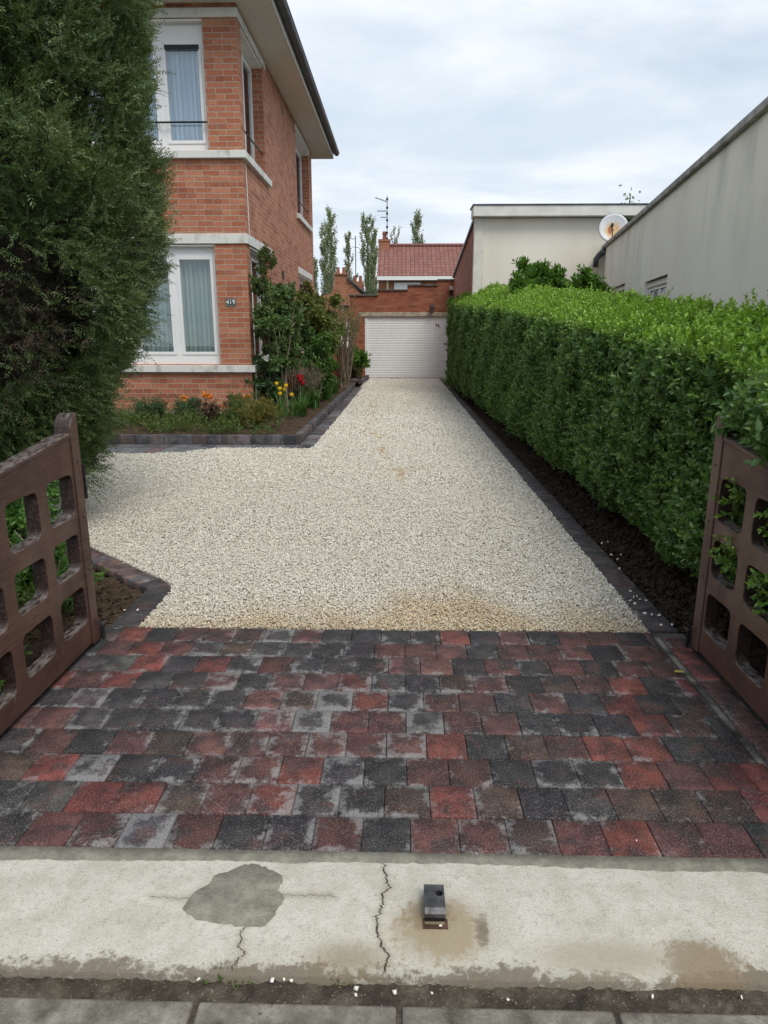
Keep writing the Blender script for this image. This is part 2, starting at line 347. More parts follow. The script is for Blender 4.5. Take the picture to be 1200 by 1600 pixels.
def cement(name,c):
    b=NB(name); o=b.obj(); n1=b.noise(o,13,6,.65); n2=b.noise(o,60,5,.68); n3=b.noise(o,210,3,.7)
    q=b.mix(b.step(n1,.36,.66),tuple(v*.78 for v in c),tuple(v*1.22 for v in c)); q=b.mix(b.math('MULTIPLY',b.step(n2,.52,.66),.5),q,tuple(v*.6 for v in c)); q=b.mix(b.math('MULTIPLY',b.step(n3,.58,.66),.5),q,tuple(v*1.7 for v in c)); q=b.mix(b.math('MULTIPLY',b.step(n3,.42,.34),.5),q,tuple(v*.4 for v in c))
    return b.done(b.bsdf(q,.9,b.bump(b.math('ADD',n2,n3),.8,.006),spec=.2))
def mk_kerbside():
    b=NB('mossy_gutter_strip'); o=b.obj(); n1=b.noise(o,14,7,.68); n2=b.noise(o,150,3)
    c=b.ramp(n1,[(.30,(.028,.023,.017)),(.5,(.065,.054,.041)),(.72,(.15,.125,.095))]); c=b.mix(b.step(n2,.62,.7),c,(.24,.21,.17))
    return b.done(b.bsdf(c,.95,b.bump(b.math('ADD',n1,n2),.6,.01),spec=.15))
MORTAR=cement('smooth_cement',(.25,.235,.19)); GUTTERSTRIP=mk_kerbside()
def mk_slab():
    b=NB('worn_pavement_slab'); o=b.obj(); n1=b.noise(o,11,7,.66); n2=b.noise(o,90,4); n3=b.noise(o,380,2)
    c=b.ramp(n1,[(.34,(.085,.075,.060)),(.52,(.185,.17,.14)),(.70,(.32,.30,.255))]); c=b.mix(b.math('MULTIPLY',b.step(n2,.55,.68),.6),c,(.12,.11,.09)); c=b.mix(b.step(n3,.66,.72),c,(.45,.43,.38))
    return b.done(b.bsdf(c,.9,b.bump(b.math('ADD',n2,n3),.5,.005),spec=.2))
SLAB=mk_slab()
def mk_kerbblock():
    b=NB('edging_blocks'); o=b.obj(); tone=b.attr('tone'); n1=b.noise(o,6,6,.6); n2=b.noise(o,60,4)
    c=b.mix(b.step(n1,.42,.72),tone,b.mix(.35,tone,(.30,.29,.30))); c=b.mix(b.math('MULTIPLY',b.step(n2,.55,.7),.4),c,(.05,.05,.052))
    return b.done(b.bsdf(c,.85,b.bump(n2,.5,.004),spec=.25))
EDGE=mk_kerbblock()
BARK=plain('rough_bark',(.085,.058,.042),.9,var=.4,scale=20,bump=.8)
TWIG=plain('pale_twig',(.23,.18,.13),.85,var=.3,scale=25,bump=.3)
GREENSTEM=plain('green_stem',(.09,.15,.045),.6,var=.2)
RUSTMETAL=plain('worn_steel',(.10,.097,.10),.42,.75,var=.4,scale=30,bump=.3)
DARKRUST=plain('rusted_steel',(.09,.05,.03),.8,.2,var=.5,scale=40,bump=.5)
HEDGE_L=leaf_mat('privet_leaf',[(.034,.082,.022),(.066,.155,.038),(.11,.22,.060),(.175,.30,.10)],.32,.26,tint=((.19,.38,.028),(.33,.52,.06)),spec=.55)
YEW_L=leaf_mat('yew_needle',[(.032,.064,.027),(.055,.104,.037),(.088,.148,.047),(.140,.195,.064)],.48,.18,tint=((.09,.165,.045),(.19,.20,.08)))
ROSE_L=leaf_mat('rose_leaf',[(.06,.11,.038),(.10,.185,.055),(.16,.26,.08)],.4,.22,tint=((.075,.045,.022),(.10,.075,.03)))
OLIVE_L=leaf_mat('olive_leaf',[(.085,.13,.03),(.145,.215,.05),(.21,.27,.07)],.45,.25,tint=((.13,.11,.03),(.18,.16,.05)))
DARK_L=leaf_mat('glossy_dark_leaf',[(.03,.066,.028),(.055,.115,.04),(.09,.165,.055)],.3,.12)
GREEN_L=leaf_mat('mid_green_leaf',[(.035,.09,.02),(.065,.16,.03),(.11,.23,.045)],.4,.28)
FRESH_L=leaf_mat('fresh_green_leaf',[(.045,.12,.016),(.085,.20,.028),(.13,.27,.04)],.4,.3)
BLADE_L=leaf_mat('strap_leaf',[(.03,.09,.018),(.055,.15,.03),(.09,.21,.045)],.4,.3)
GREY_L=leaf_mat('grey_lavender_leaf',[(.06,.07,.045),(.11,.115,.08),(.16,.155,.115)],.7,.15)
WEED_L=leaf_mat('weed_leaf',[(.04,.075,.018),(.075,.13,.028),(.14,.17,.045)],.5,.28)
YELLOWG_L=leaf_mat('yellowing_leaf',[(.12,.11,.02),(.20,.17,.03),(.26,.20,.05)],.55,.28)
MAROON_L=leaf_mat('maroon_leaf',[(.030,.012,.012),(.055,.022,.018),(.075,.035,.025)],.45,.15)
POPLAR_L=leaf_mat('poplar_leaf',[(.18,.225,.13),(.26,.315,.18),(.35,.40,.24)],.5,.35)
def petal(name,c): 
    b=NB(name); return b.done(b.n('MixShader',_0=.3,_1=b.bsdf(c,.5),_2=b.n('BsdfTranslucent',Color=c)))
YELLOW=petal('yellow_petal',(.85,.58,.02)); REDP=petal('red_petal',(.42,.012,.02)); ORANGE=petal('orange_petal',(.85,.30,.03)); WHITEP=petal('white_petal',(.8,.8,.76))

# ------------------------------------------------------------------ ground and paving
struct(MB().add([(-250,-60,-.12),(250,-60,-.12),(250,400,-.12),(-250,400,-.12)],[(0,1,2,3)]).build('ground',GROUND))
struct(MB().box(-8,8,-3.2,1.0,-.11,-.055).build('road',plain('asphalt',(.05,.05,.05),.9,var=.2,scale=20,bump=.5)))
def soil_patch(name,poly,z,amp,mat,res,label=None):
    P=np.array(poly); x0,y0=P.min(0); x1,y1=P.max(0); nx=max(2,int((x1-x0)/res)); ny=max(2,int((y1-y0)/res))
    xs=np.linspace(x0,x1,nx+1); ys=np.linspace(y0,y1,ny+1); X,Y=np.meshgrid(xs,ys)
    Z=z+amp*(rng.normal(size=X.shape)*.35+np.sin(X*17+Y*9)*.35+np.sin(X*31-Y*23)*.35)
    V=np.stack([X,Y,Z],-1).reshape(-1,3); cx=(X[:-1,:-1]+X[1:,1:])/2; cy=(Y[:-1,:-1]+Y[1:,1:])/2
    I=np.arange((nx+1)*(ny+1)).reshape(ny+1,nx+1); F=np.stack([I[:-1,:-1],I[:-1,1:],I[1:,1:],I[1:,:-1]],-1).reshape(-1,4)
    F=F[inpoly(cx.ravel(),cy.ravel(),poly)]
    o=npmesh(name,V,F,mat,smooth=True); o['kind']='structure'; return o
def inpoly(x,y,poly):
    ins=np.zeros(len(x),bool); n=len(poly)
    for i in range(n):
        (xa,ya),(xb,yb)=poly[i],poly[(i+1)%n]
        c=((ya>y)!=(yb>y))&(x<(xb-xa)*(y-ya)/((yb-ya) or 1e-9)+xa); ins^=c
    return ins
# pavement slabs, mossy strip, concrete apron, cement fillet
m=MB(); xs=[-2.2,-1.25,-.50,.005,.535,1.3,2.2]
rs=random.Random(3)
for a,b_ in zip(xs,xs[1:]): m.box(a+.007,b_-.007,1.0,1.385+rs.uniform(-.004,.004),-.10,-.012+rs.uniform(-.004,.003))
struct(m.build('pavement_slabs',SLAB,bevel=.008))
soil_patch('gutter_strip',[(-2.2,.98),(2.2,.98),(2.2,1.475),(-2.2,1.475)],-.022,.006,GUTTERSTRIP,.012)
def apron():
    n=240; top=[];bot=[]
    xs=np.linspace(-2.2,2.2,n); e=np.cumsum(rng.normal(size=n))*.0016; e-=np.linspace(e[0],e[-1],n); j=rng.normal(size=n)*.0022
    V=[];F=[]
    for i,x in enumerate(xs): 
        y=1.462+e[i]*.6+j[i]
        V+=[(x,y-.012,-.05),(x,y-.006,-.006),(x,y,.0),(x,1.882,.0)]
    for i in range(n-1):
        for k in range(3): F.append((i*4+k,i*4+4+k,i*4+5+k,i*4+1+k))
    struct(npmesh('concrete_apron',V,F,APRON))
    # ragged cement fillet against the blocks
    V=[];F=[]; e=np.cumsum(rng.normal(size=n))*.0022; e-=np.linspace(e[0],e[-1],n)
    for i,x in enumerate(xs):
        y=1.848+e[i]+rng.normal()*.0015
        V+=[(x,y,.0005),(x,y+.006,.005),(x,1.889,.005),(x,1.893,-.02)]
    for i in range(n-1):
        for k in range(3): F.append((i*4+k,i*4+4+k,i*4+5+k,i*4+1+k))
    struct(npmesh('cement_fillet',V,F,MORTAR,smooth=True))
apron()
# cement repair patch on the apron
pp=[(-.62,1.655),(-.60,1.72),(-.565,1.75),(-.555,1.79),(-.52,1.80),(-.475,1.83),(-.44,1.835),(-.40,1.815),(-.365,1.80),(-.345,1.77),(-.355,1.73),(-.33,1.70),(-.345,1.655),(-.365,1.60),(-.43,1.596),(-.50,1.606),(-.57,1.62)]
q=[]
for (a,b_),(c,d) in zip(pp,pp[1:]+pp[:1]):
    for t in (0,.25,.5,.75): q.append((a+(c-a)*t+rs.uniform(-.004,.004),b_+(d-b_)*t+rs.uniform(-.004,.004)))
cx=sum(p[0] for p in q)/len(q); cy=sum(p[1] for p in q)/len(q)
pm=MB(); n=len(q); pm.add([(x,y,.0005) for x,y in q]+[(cx+(x-cx)*.94,cy+(y-cy)*.94,.006) for x,y in q]+[(cx,cy,.008)],[(i,(i+1)%n,(i+1)%n+n,i+n) for i in range(n)]+[(i+n,(i+1)%n+n,2*n) for i in range(n)])
tag(pm.build('cement_patch',cement('fresh_cement',(.265,.25,.20)),smooth=True),kind='structure')

# block paving of the entrance
TONE={'K':(.036,.036,.039),'D':(.090,.043,.039),'R':(.140,.044,.036),'B':(.064,.046,.036),'W':(.070,.070,.074),'P':(.125,.062,.058),'G':(.060,.057,.061),'H':(.078,.060,.060),'L':(.125,.122,.13),'Q':(.18,.115,.108)}
BLOOM={'K':.44,'D':.46,'R':.42,'B':.44,'W':.70,'P':.62}
ROWS=[("KDDWDKKDK","DDBDRDDKD"),("KWRRBDRKKB","RBKKBBBRD"),("BRWKKDDRKK","DDKKKRDRRD"),("KDKDBDDDDDD","RKBDRRKKRD"),("DDWKKKKPWDD","WDDKKKRBKD"),("KWKKKKPBWRK","DDKDKRKBD"),("RDRWKPKPPRK","KBDKBDRKRD"),("KWRKRKDKKKP","PKDKDKDDK"),("KDRDWBWKKKD","DDKDDDKDDB"),("KRKDDBWDKKK","KRKDKDDKD")]
PH=[.04,.11,.03,.11,.03,.11,.03,.105,.03,.06]
class Blocks:
    def __init__(s): s.V=[];s.F=[];s.T=[];s.B=[];s.U=[]
    def block(s,c,ux,uy,hx,hy,h,tone,bloom,z0=-.05,ch=.004,r=.006):
        """block centred at c=(x,y), axis ux, half sizes hx,hy; rounded corners, chamfered top"""
        uxx,uxy=ux; pts=[]
        for sx,sy,a0 in ((1,1,0),(-1,1,90),(-1,-1,180),(1,-1,270)):
            for k in range(3):
                a=math.radians(a0+45*k); pts.append((sx*(hx-r)+r*math.cos(a),sy*(hy-r)+r*math.sin(a)))
        n=len(pts); b=len(s.V); tx,ty=random.uniform(-.010,.010),random.uniform(-.010,.010)
        jit=[(random.uniform(-.0012,.0012),random.uniform(-.0012,.0012)) for _ in pts]
        for ring,(ins,zz) in enumerate(((0,z0),(0,h-ch),(ch,h))):
            for (px,py),(jx,jy) in zip(pts,jit):
                l=math.hypot(px,py); x=px*(1-ins/l)+jx; y=py*(1-ins/l)+jy
                s.V.append((c[0]+x*uxx-y*uxy,c[1]+x*uxy+y*uxx,zz+(tx*x+ty*y if ring else 0)))
                s.U.append((.5+x/(2*hx),.5+y/(2*hy)))
        s.V.append((c[0],c[1],h)); s.U.append((.5,.5))
        for ring in (0,1):
            for i in range(n): s.F.append((b+ring*n+i,b+ring*n+(i+1)%n,b+(ring+1)*n+(i+1)%n,b+(ring+1)*n+i))
        for i in range(0,n,2): s.F.append((b+2*n+i,b+2*n+(i+1)%n,b+2*n+(i+2)%n,b+3*n))
        s.T+=[(*tone,1)]*(3*n+1); s.B+=[bloom]*(3*n+1)
    def build(s,name,mat,parent=None):
        F=np.array(s.F); U=np.array(s.U)
        return npmesh(name,s.V,F,mat,parent,{'tone':('FLOAT_COLOR',s.T),'bloom':('FLOAT',s.B)},uv=U[F.ravel()])
def tv(k,r=random):
    t=TONE[k]; g=r.uniform(.75,1.3); return tuple(min(1,q*g*r.uniform(.93,1.07)) for q in t)
bk=Blocks(); PW=.159
for i,(l,r_) in enumerate(ROWS):
    y=1.893+.172*(i+.5)
    for side,st in ((-1,l[::-1]),(1,r_)):
        for k in range(13):
            ch=st[k] if k<len(st) else random.choice('KDDRBK')
            a=PH[i]+side*PW*k; b_=a+side*PW; x0,x1=sorted((a,b_)); x0=max(x0,-1.68); x1=min(x1,1.365 if i>3 else 1.40)
            if x1-x0<.03: continue
            bk.block(((x0+x1)/2,y+random.uniform(-.0015,.0015)),(1,0),None,(x1-x0)/2-.0012,.172/2-.0016,random.uniform(-.0015,.0025),tv(ch),BLOOM[ch]*random.uniform(.3,1.35))
# narrow course along the right gate
y=1.95
while y<3.55:
    bk.block((1.475,y+.08),(0,1),None,.078,.055,-.002,tv(random.choice('DKDR')),.5); y+=.16
struct(bk.build('block_paving',PAVER))
struct(MB().box(-1.72,1.56,1.885,3.63,-.08,-.013).build('paving_bed',plain('sandy_joint',(.085,.075,.068),.95,var=.3,scale=60,bump=.5)))
struct(MB().box(1.379,1.404,1.9,3.62,-.05,-.004).build('cement_haunch',plain('pale_haunch',(.125,.115,.098),.9,var=.8,scale=9,bump=.5)))

# flush edging courses
def strip(bl,p0,p1,w,L=.16,h=0.,keys='KKKDB',bl_amt=.5,z0=-.05):
    p0,p1=Vector(p0),Vector(p1); d=(p1-p0); n=max(1,round(d.length/L)); u=d.normalized()
    for k in range(n):
        c=p0+d*((k+.5)/n); ch=random.choice(keys)
        bl.block((c.x,c.y),(u.x,u.y),None,d.length/n/2-.002,w/2,h+random.uniform(-.002,.002),tv(ch),bl_amt*random.uniform(.3,1.2),z0=z0,r=.006)
e=Blocks()
strip(e,(1.46,3.64),(1.42,21.6),.155,keys='GGGGH',bl_amt=.45)
struct(e.build('right_edging',PAVER))
e=Blocks()
strip(e,(-1.545,3.63),(-1.545,4.28),.155,keys='KGK'); strip(e,(-1.55,4.262),(-5.2,7.55),.15,L=.155,keys='LQLLQG',bl_amt=.45)
struct(e.build('left_edging',PAVER))
e=Blocks()
strip(e,(-1.36,10.0),(-1.24,21.1),.22,L=.20,keys='GGLH'); strip(e,(-4.3,10.02),(-1.47,10.02),.26,L=.2,keys='LGL',bl_amt=.7); strip(e,(-4.1,9.64),(-2.75,9.70),.42,L=.2,keys='LLQ',bl_amt=.8)
struct(e.build('bed_edging',EDGE))
# raised block kerb round the house bed
kb=Blocks()
def kerb(p0,p1,L=.21): strip(kb,p0,p1,.10,L=L,h=.125,keys='GGHGHK',bl_amt=.4)
kerb((-1.55,10.26),(-4.35,10.26)); kerb((-1.52,10.33),(-1.40,21.0),.2); kerb((-1.42,21.1),(-2.35,21.25)); kerb((-1.25,23.2),(-1.17,25.1)); kerb((-1.30,23.12),(-2.0,23.0)); kerb((-4.25,9.95),(-4.5,8.7))
struct(kb.build('bed_kerb',EDGE))
# gravel
GP=[(-1.46,3.625),(1.378,3.625),(1.345,21.5),(1.33,25.2),(-1.10,25.2),(-1.13,21.1),(-1.245,10.2),(-1.30,9.83),(-2.6,9.86),(-2.95,9.5),(-3.7,9.35),(-4.12,9.38),(-4.25,9.0),(-4.6,8.6),(-7.5,8.6),(-7.5,9.7),(-5.15,7.62),(-1.50,4.33),(-1.462,4.20)]
struct(MB().add([(x,y,-.016) for x,y in [(-1.6,3.6),(1.40,3.6),(1.36,25.22),(-1.2,25.22),(-1.3,9.9),(-7.5,9.9),(-7.5,8.2),(-5.15,7.62),(-1.55,4.36)]],[tuple(range(9))]).build('gravel_bed',GBASE))
def sample_poly(poly,dens,y0,y1):
    P=np.array(poly); x0,x1=P[:,0].min(),P[:,0].max(); n=int((x1-x0)*(y1-y0)*dens)
    x=rng.uniform(x0,x1,n); y=rng.uniform(y0,y1,n); k=inpoly(x,y,poly); return x[k],y[k]
def pebbles(x,y,z,size,stain):
    n=len(x); base=np.array([(-1,-1,-1),(1,-1,-1),(1,1,-1),(-1,1,-1),(-1,-1,1),(1,-1,1),(1,1,1),(-1,1,1)],np.float32)
    v=np.repeat(base[None],n,0)*np.stack([rng.uniform(.75,1.25,n),rng.uniform(.55,.95,n),rng.uniform(.40,.75,n)],1)[:,None,:]
    v*=rng.uniform(.62,1.0,(n,8,1)); v+=rng.normal(size=(n,8,3))*.12
    q=unit(rng.normal(size=(n,4))); w,a,b_,c=q.T
    R=np.stack([1-2*(b_*b_+c*c),2*(a*b_-w*c),2*(a*c+w*b_),2*(a*b_+w*c),1-2*(a*a+c*c),2*(b_*c-w*a),2*(a*c-w*b_),2*(b_*c+w*a),1-2*(a*a+b_*b_)],1).reshape(n,3,3)
    v=np.einsum('nij,nkj->nki',R,v)*(size*.5*.8)[:,None,None]
    v[:,:,2]*=.85; v+=np.stack([x,y,z],1)[:,None,:]
    f=(np.arange(n)[:,None,None]*8+np.array([(0,3,2,1),(4,5,6,7),(0,1,5,4),(1,2,6,5),(2,3,7,6),(3,0,4,7)])[None]).reshape(-1,4)
    return v.reshape(-1,3),f,np.repeat(stain,8)
def stain_at(x,y):
    w=.18*np.sin(x*2.3+1)+.12*np.sin(x*6.1)+.07*np.sin(x*13+y*5)
    s=np.clip((4.15+w-y)/.45,0,1)*np.clip(1.05-.12*np.abs(x-.2),.7,1)*.75
    s=np.maximum(s,.6*np.exp(-((y-3.62)/.2)**2))
    tx=np.interp(y,[7.6,8.2,9.3,10.5,12.4,14,17],[.05,.0,-.22,-.30,-.60,-.55,-.72])+.03*np.sin(y*7)
    s=np.maximum(s,.75*np.exp(-((x-tx)/.055)**2)*((y>7.6)&(y<17))*np.clip(.45+.6*np.sin(y*4.1)+.3*np.sin(y*11+x*20),0,1))
    s=np.maximum(s,.6*np.exp(-((x+.02)/.22)**2-((y-8.3)/.10)**2))
    return s
PV=[];PF=[];PS=[];off=0
for y0,y1,dens,smin,smax,layers in ((3.6,5.2,13000,.0095,.017,1),(5.2,7.5,7200,.012,.020,1),(7.5,11,3600,.016,.026,1),(11,25.2,1500,.023,.036,1)):
    x,y=sample_poly(GP,dens,y0,y1); n=len(x); sz=rng.uniform(smin,smax,n)
    z=rng.uniform(-.012,.006,n)+.006*np.sin(x*5+y*3)*.5
    st=np.clip(stain_at(x,y)+rng.normal(size=n)*.12,0,1)
    v,f,s_=pebbles(x,y,z,sz,st); PV.append(v);PF.append(f+off);PS.append(s_);off+=len(v)
o=npmesh('gravel',np.concatenate(PV),np.concatenate(PF),STONE,attrs={'stain':('FLOAT',np.concatenate(PS))}); o['kind']='stuff'
tag(o,'pale cream limestone gravel covering the driveway','gravel')
# soils
soil_patch('hedge_soil',[(1.53,3.62),(3.2,3.62),(3.2,1.2),(3.4,1.2),(4.9,22),(1.49,22)],-.035,.02,SOIL,.035)
soil_patch('hedge_soil_front',[(1.55,1.4),(3.25,1.4),(3.25,3.64),(1.55,3.64)],-.03,.015,SOIL,.04)
soil_patch('gate_bed_soil',[(-1.62,3.45),(-1.625,4.16),(-5.3,7.48),(-7,7.4),(-7,1.6),(-1.7,1.6),(-1.7,3.45)],-.012,.016,SOIL2,.03)
soil_patch('house_bed_soil',[(-1.575,10.31),(-1.45,21.2),(-2.85,21.2),(-2.85,13.4),(-9,13.4),(-9,10.31)],.085,.02,SOIL2,.04)
soil_patch('garage_bed_soil',[(-1.30,23.15),(-1.22,25.2),(-2.9,25.2),(-2.9,21.2),(-1.5,21.2)],.06,.02,SOIL,.06)

n=5200; y=np.concatenate([rng.uniform(3.6,12,3800),rng.uniform(3.6,7,n-3800)]); x=1.55+rng.uniform(0,1,n)**1.2*.55
v,f,_=pebbles(x,y,np.full(n,-.025),rng.uniform(.012,.05,n),np.zeros(n)); o=npmesh('soil_clods',v,f,SOIL,smooth=True); o['kind']='stuff'; tag(o,'dark crumbly soil clods in the strip under the hedge','soil')
n=1500; x=rng.uniform(-2.6,-1.62,n); y=rng.uniform(3.4,5,n); k=inpoly(x,y,[(-1.62,3.45),(-1.625,4.12),(-2.7,5.05),(-2.7,3.45)]); n=int(k.sum())
v,f,_=pebbles(x[k],y[k],np.full(n,-.006),rng.uniform(.008,.035,n),np.zeros(n)); o=npmesh('soil_crumbs',v,f,SOIL2,smooth=True); o['kind']='stuff'; tag(o,'brown soil crumbs in the bed behind the gate by the yew','soil')
# ------------------------------------------------------------------ house
def wall(mb,fn,u0,u1,z0,z1,holes,depth):
    us=sorted({u0,u1,*[h[0] for h in holes],*[h[1] for h in holes]}); zs=sorted({z0,z1,*[h[2] for h in holes],*[h[3] for h in holes]})
    for a,b_ in zip(us,us[1:]):
        for c,d in zip(zs,zs[1:]):
            mu,mz=(a+b_)/2,(c+d)/2
            if any(h[0]<mu<h[1] and h[2]<mz<h[3] for h in holes): continue
            mb.quad(fn(a,c,0),fn(b_,c,0),fn(b_,d,0),fn(a,d,0))
    for a,b_,c,d in holes:
        for p,q in (((a,c),(a,d)),((a,d),(b_,d)),((b_,d),(b_,c)),((b_,c),(a,c))):
            mb.quad(fn(*p,0),fn(*q,0),fn(*q,depth),fn(*p,depth))
def fbox(mb,fn,u0,u1,z0,z1,d0,d1):
    mb.prism([(u0,z0),(u1,z0),(u1,z1),(u0,z1)],fn,d0,d1)
HX,HY,HE,HL=-2.80,13.4,23.6,-10.5
front=lambda u,z,d:(u,HY+d,z); side=lambda u,z,d:(HX-d,u,z)
house=thing('brick_house','two storey orange brick house with white bands and corner windows beside the gravel drive','house',(HX,HY,0))
HF=[(-5.75,-3.38,1.0,3.12),(-5.75,-3.38,4.66,6.68)]
HS=[(13.72,15.65,1.0,3.12),(13.72,15.65,4.66,6.68),(20.2,22.85,4.66,6.68),(20.2,22.85,1.0,3.12)]
m=MB(); wall(m,front,HL,HX,.13,6.92,HF,.22); wall(m,side,HY,HE,.13,6.92,HS,.30)
m.quad((HL,HY,.13),(HL,HE,.13),(HL,HE,6.92),(HL,HY,6.92)); m.quad((HL,HE,.13),(HX,HE,.13),(HX,HE,6.92),(HL,HE,6.92))
m.build('wall',BRICK,house)
m=MB(); m.box(HL-.03,HX+.03,HY-.03,HE+.02,-.1,.128); m.build('plinth',plain('cement_plinth',(.36,.34,.30),.9,var=.25,bump=.3),house)
m=MB(); m.box(HL+.32,HX-.9,HY+.9,HE-.4,.2,6.85); m.build('interior',DARKROOM,house)
def band(z0,z1,fx0,sy1,pr=.05,name='band'):
    m=MB(); m.prism([(fx0,HY-pr),(HX+pr,HY-pr),(HX+pr,sy1),(HX+.0005-.02,sy1),(HX-.02,HY+.02),(fx0,HY+.02)],lambda a,b_,d:(a,b_,d),z0,z1); return m.build(name,WSTONE,house,bevel=.008)
band(.86,.985,-6.0,15.95,.075,'sill'); band(4.53,4.655,-6.0,15.95,.075,'sill'); band(3.13,3.30,-6.0,15.9,.03,'lintel'); band(6.69,6.83,-6.0,15.9,.03,'lintel')
for z0,z1,nm,pr in ((4.53,4.655,'sill',.075),(6.69,6.83,'lintel',.025),(3.13,3.30,'lintel',.025),(.86,.985,'sill',.075)):
    m=MB(); m.box(HX-.02,HX+pr,20.05,23.0,z0,z1); m.build(nm,WSTONE,house,bevel=.006)
# lintel undersides (white soffit of each opening, brightened for light off the gravel)
for fn,hs,dp in ((front,HF,.21),(side,HS,.29)):
    for a,b_,c,d in hs: m=MB(); fbox(m,fn,a+.003,b_-.003,d-.03,d-.003,.004,dp); m.build('opening_soffit',OPENW,house)
def window(fn,u0,u1,z0,z1,n,d,curt=None,shut=.0,parent=house,fw=.065,bottom=.0):
    """n casements between u0..u1 at depth d; shut = height of roller shutter box"""
    m=MB(); zt=z1-shut
    for a,b_ in ((u0,u0+fw),(u1-fw,u1)): fbox(m,fn,a,b_,z0,z1,d,d+.07)
    fbox(m,fn,u0+fw,u1-fw,z0,z0+fw+bottom,d,d+.07); fbox(m,fn,u0+fw,u1-fw,zt-fw,zt,d,d+.07)
    if shut: fbox(m,fn,u0+fw,u1-fw,zt,z1,d+.012,d+.1)
    w=(u1-u0)/n; panes=[]
    for k in range(n):
        a,b_=u0+k*w,u0+(k+1)*w
        if k: fbox(m,fn,a-.055,a+.055,z0+fw+bottom,zt-fw,d+.001,d+.069)
        lo,hi=a+(fw if k==0 else .055),b_-(fw if k==n-1 else .055); zb,ze=z0+fw+bottom,zt-fw; s=.055
        for q in ((lo,lo+s,zb,ze),(hi-s,hi,zb,ze),(lo+s,hi-s,zb,zb+s),(lo+s,hi-s,ze-s,ze)): fbox(m,fn,*q,d-.014,d+.05)
        panes.append((lo+s,hi-s,zb+s,ze-s))
    f=m.build('window',PVC,parent,bevel=.004)
    for p in panes:
        g=MB(); g.quad(fn(p[0],p[2],d+.02),fn(p[1],p[2],d+.02),fn(p[1],p[3],d+.02),fn(p[0],p[3],d+.02)); g.build('pane',GLASS,f)
        if curt:
            c=MB(); N=70; ua,ub=p[0]-.03,p[1]+.03; r=random.Random(int(p[0]*1000)); ph=r.uniform(0,6)
            L=[(ua+(ub-ua)*i/N,d+.13+.030*math.sin(i*.62+ph)+.014*math.sin(i*1.45+ph*2)+.008*math.sin(i*.27)) for i in range(N+1)]
            Z=[p[2]-.04,p[2]+.5*(p[3]-p[2]),p[3]+.03]
            c.add([fn(u,z,dd+(.008*math.sin(u*23) if j==1 else 0)) for j,z in enumerate(Z) for u,dd in L],[(j*(N+1)+i,j*(N+1)+i+1,(j+1)*(N+1)+i+1,(j+1)*(N+1)+i) for j in range(2) for i in range(N)])
            c.build('curtain',curt,f,smooth=True)
    return f
window(front,-5.75,-3.38,1.0,3.09,3,.10,CURT_GREEN,.10,bottom=.11)
fw=window(front,-5.75,-3.38,4.66,6.65,3,.12,CURT_BLUE,.26,bottom=.07)
for k in range(3): m=MB(); fbox(m,front,-5.75+.79*k+.10,-5.75+.79*(k+1)-.10,6.26,6.33,.09,.112); m.build('shutter_edge',BLACK,fw)
window(side,13.72,15.65,4.66,6.65,2,.21,None); window(side,13.72,15.65,1.0,3.09,2,.21,None); window(side,20.2,22.85,4.66,6.65,2,.21,None); window(side,20.2,22.85,1.0,3.09,2,.21,None)
for fn,a,b_,z,d in ((front,-5.74,-3.39,5.12,.03),(side,13.73,15.64,5.10,.05),(side,20.21,22.84,5.10,.05)):
    m=MB(); m.tube([fn(a,z,d),fn(b_,z,d)],.016,8); m.build('guard_bar',BLACK,house)
# eaves, gutter, roof
EO=-2.20; EF=12.75; EB=24.25
m=MB(); m.prism([(EO,EF),(EO,EB),(HL-.6,EB),(HL-.6,EF)],lambda a,b_,d:(a,b_,d),6.905,6.96); m.build('soffit',SOFFIT,house)
m=MB(); m.box(EO,EO+.03,EF-.03,EB+.03,6.88,7.06); m.box(HL-.6,EO,EF-.03,EF,6.88,7.06); m.box(HL-.6,EO,EB,EB+.03,6.88,7.06); m.build('fascia',plain('white_fascia',(.72,.71,.68),.5,var=.08),house,bevel=.004)
def gutter(p0,p1,r=.085):
    m=MB(); p0,p1=Vector(p0),Vector(p1); d=(p1-p0).normalized(); sd=d.cross(Vector((0,0,1)))
    ring=[(sd*math.cos(a)*r+Vector((0,0,1))*math.sin(a)*r) for a in [PI+PI*k/10 for k in range(11)]]
    ring=ring+[v*.93 for v in ring[::-1]]; n=len(ring)
    m.add([p0+v for v in ring]+[p1+v for v in ring],[(i,(i+1)%n,(i+1)%n+n,i+n) for i in range(n)])
    for p in (p0,p1): m.add([p+v for v in ring[:11]],[tuple(range(11))])
    L=(p1-p0).length; k=int(L/1.9)
    for i in range(1,k+1):
        c=p0+d*(L*i/(k+1)); rr=[v*1.045 for v in ring[:11]]
        m.add([c-d*.03+v for v in rr]+[c+d*.03+v for v in rr],[(j,j+1,j+12,j+11) for j in range(10)])
    lip=p0+sd*r; m.tube([p0-sd*r*1.0,p1-sd*r*1.0],.012,6); m.tube([p0+sd*r,p1+sd*r],.012,6)
    return m
gutter((EO+.125,EF-.1,7.05),(EO+.125,EB+.05,7.05)).build('gutter',ZINC,house)
m=MB(); cxm=(EO+HL-.6)/2; m.add([(EO+.06,EF-.1,7.06),(EO+.06,EB+.06,7.06),(HL-.7,EB+.06,7.06),(HL-.7,EF-.1,7.06),(cxm,EF+4.0,9.8),(cxm,EB-4.0,9.8)],[(0,1,5,4),(1,2,5),(2,3,4,5),(3,0,4),(3,2,1,0)]); m.build('roof',TILES,house)
m=MB(); m.box(HX-.01,HX+.006,18.05,18.25,6.50,6.62); m.build('air_vent',BLACK,house)
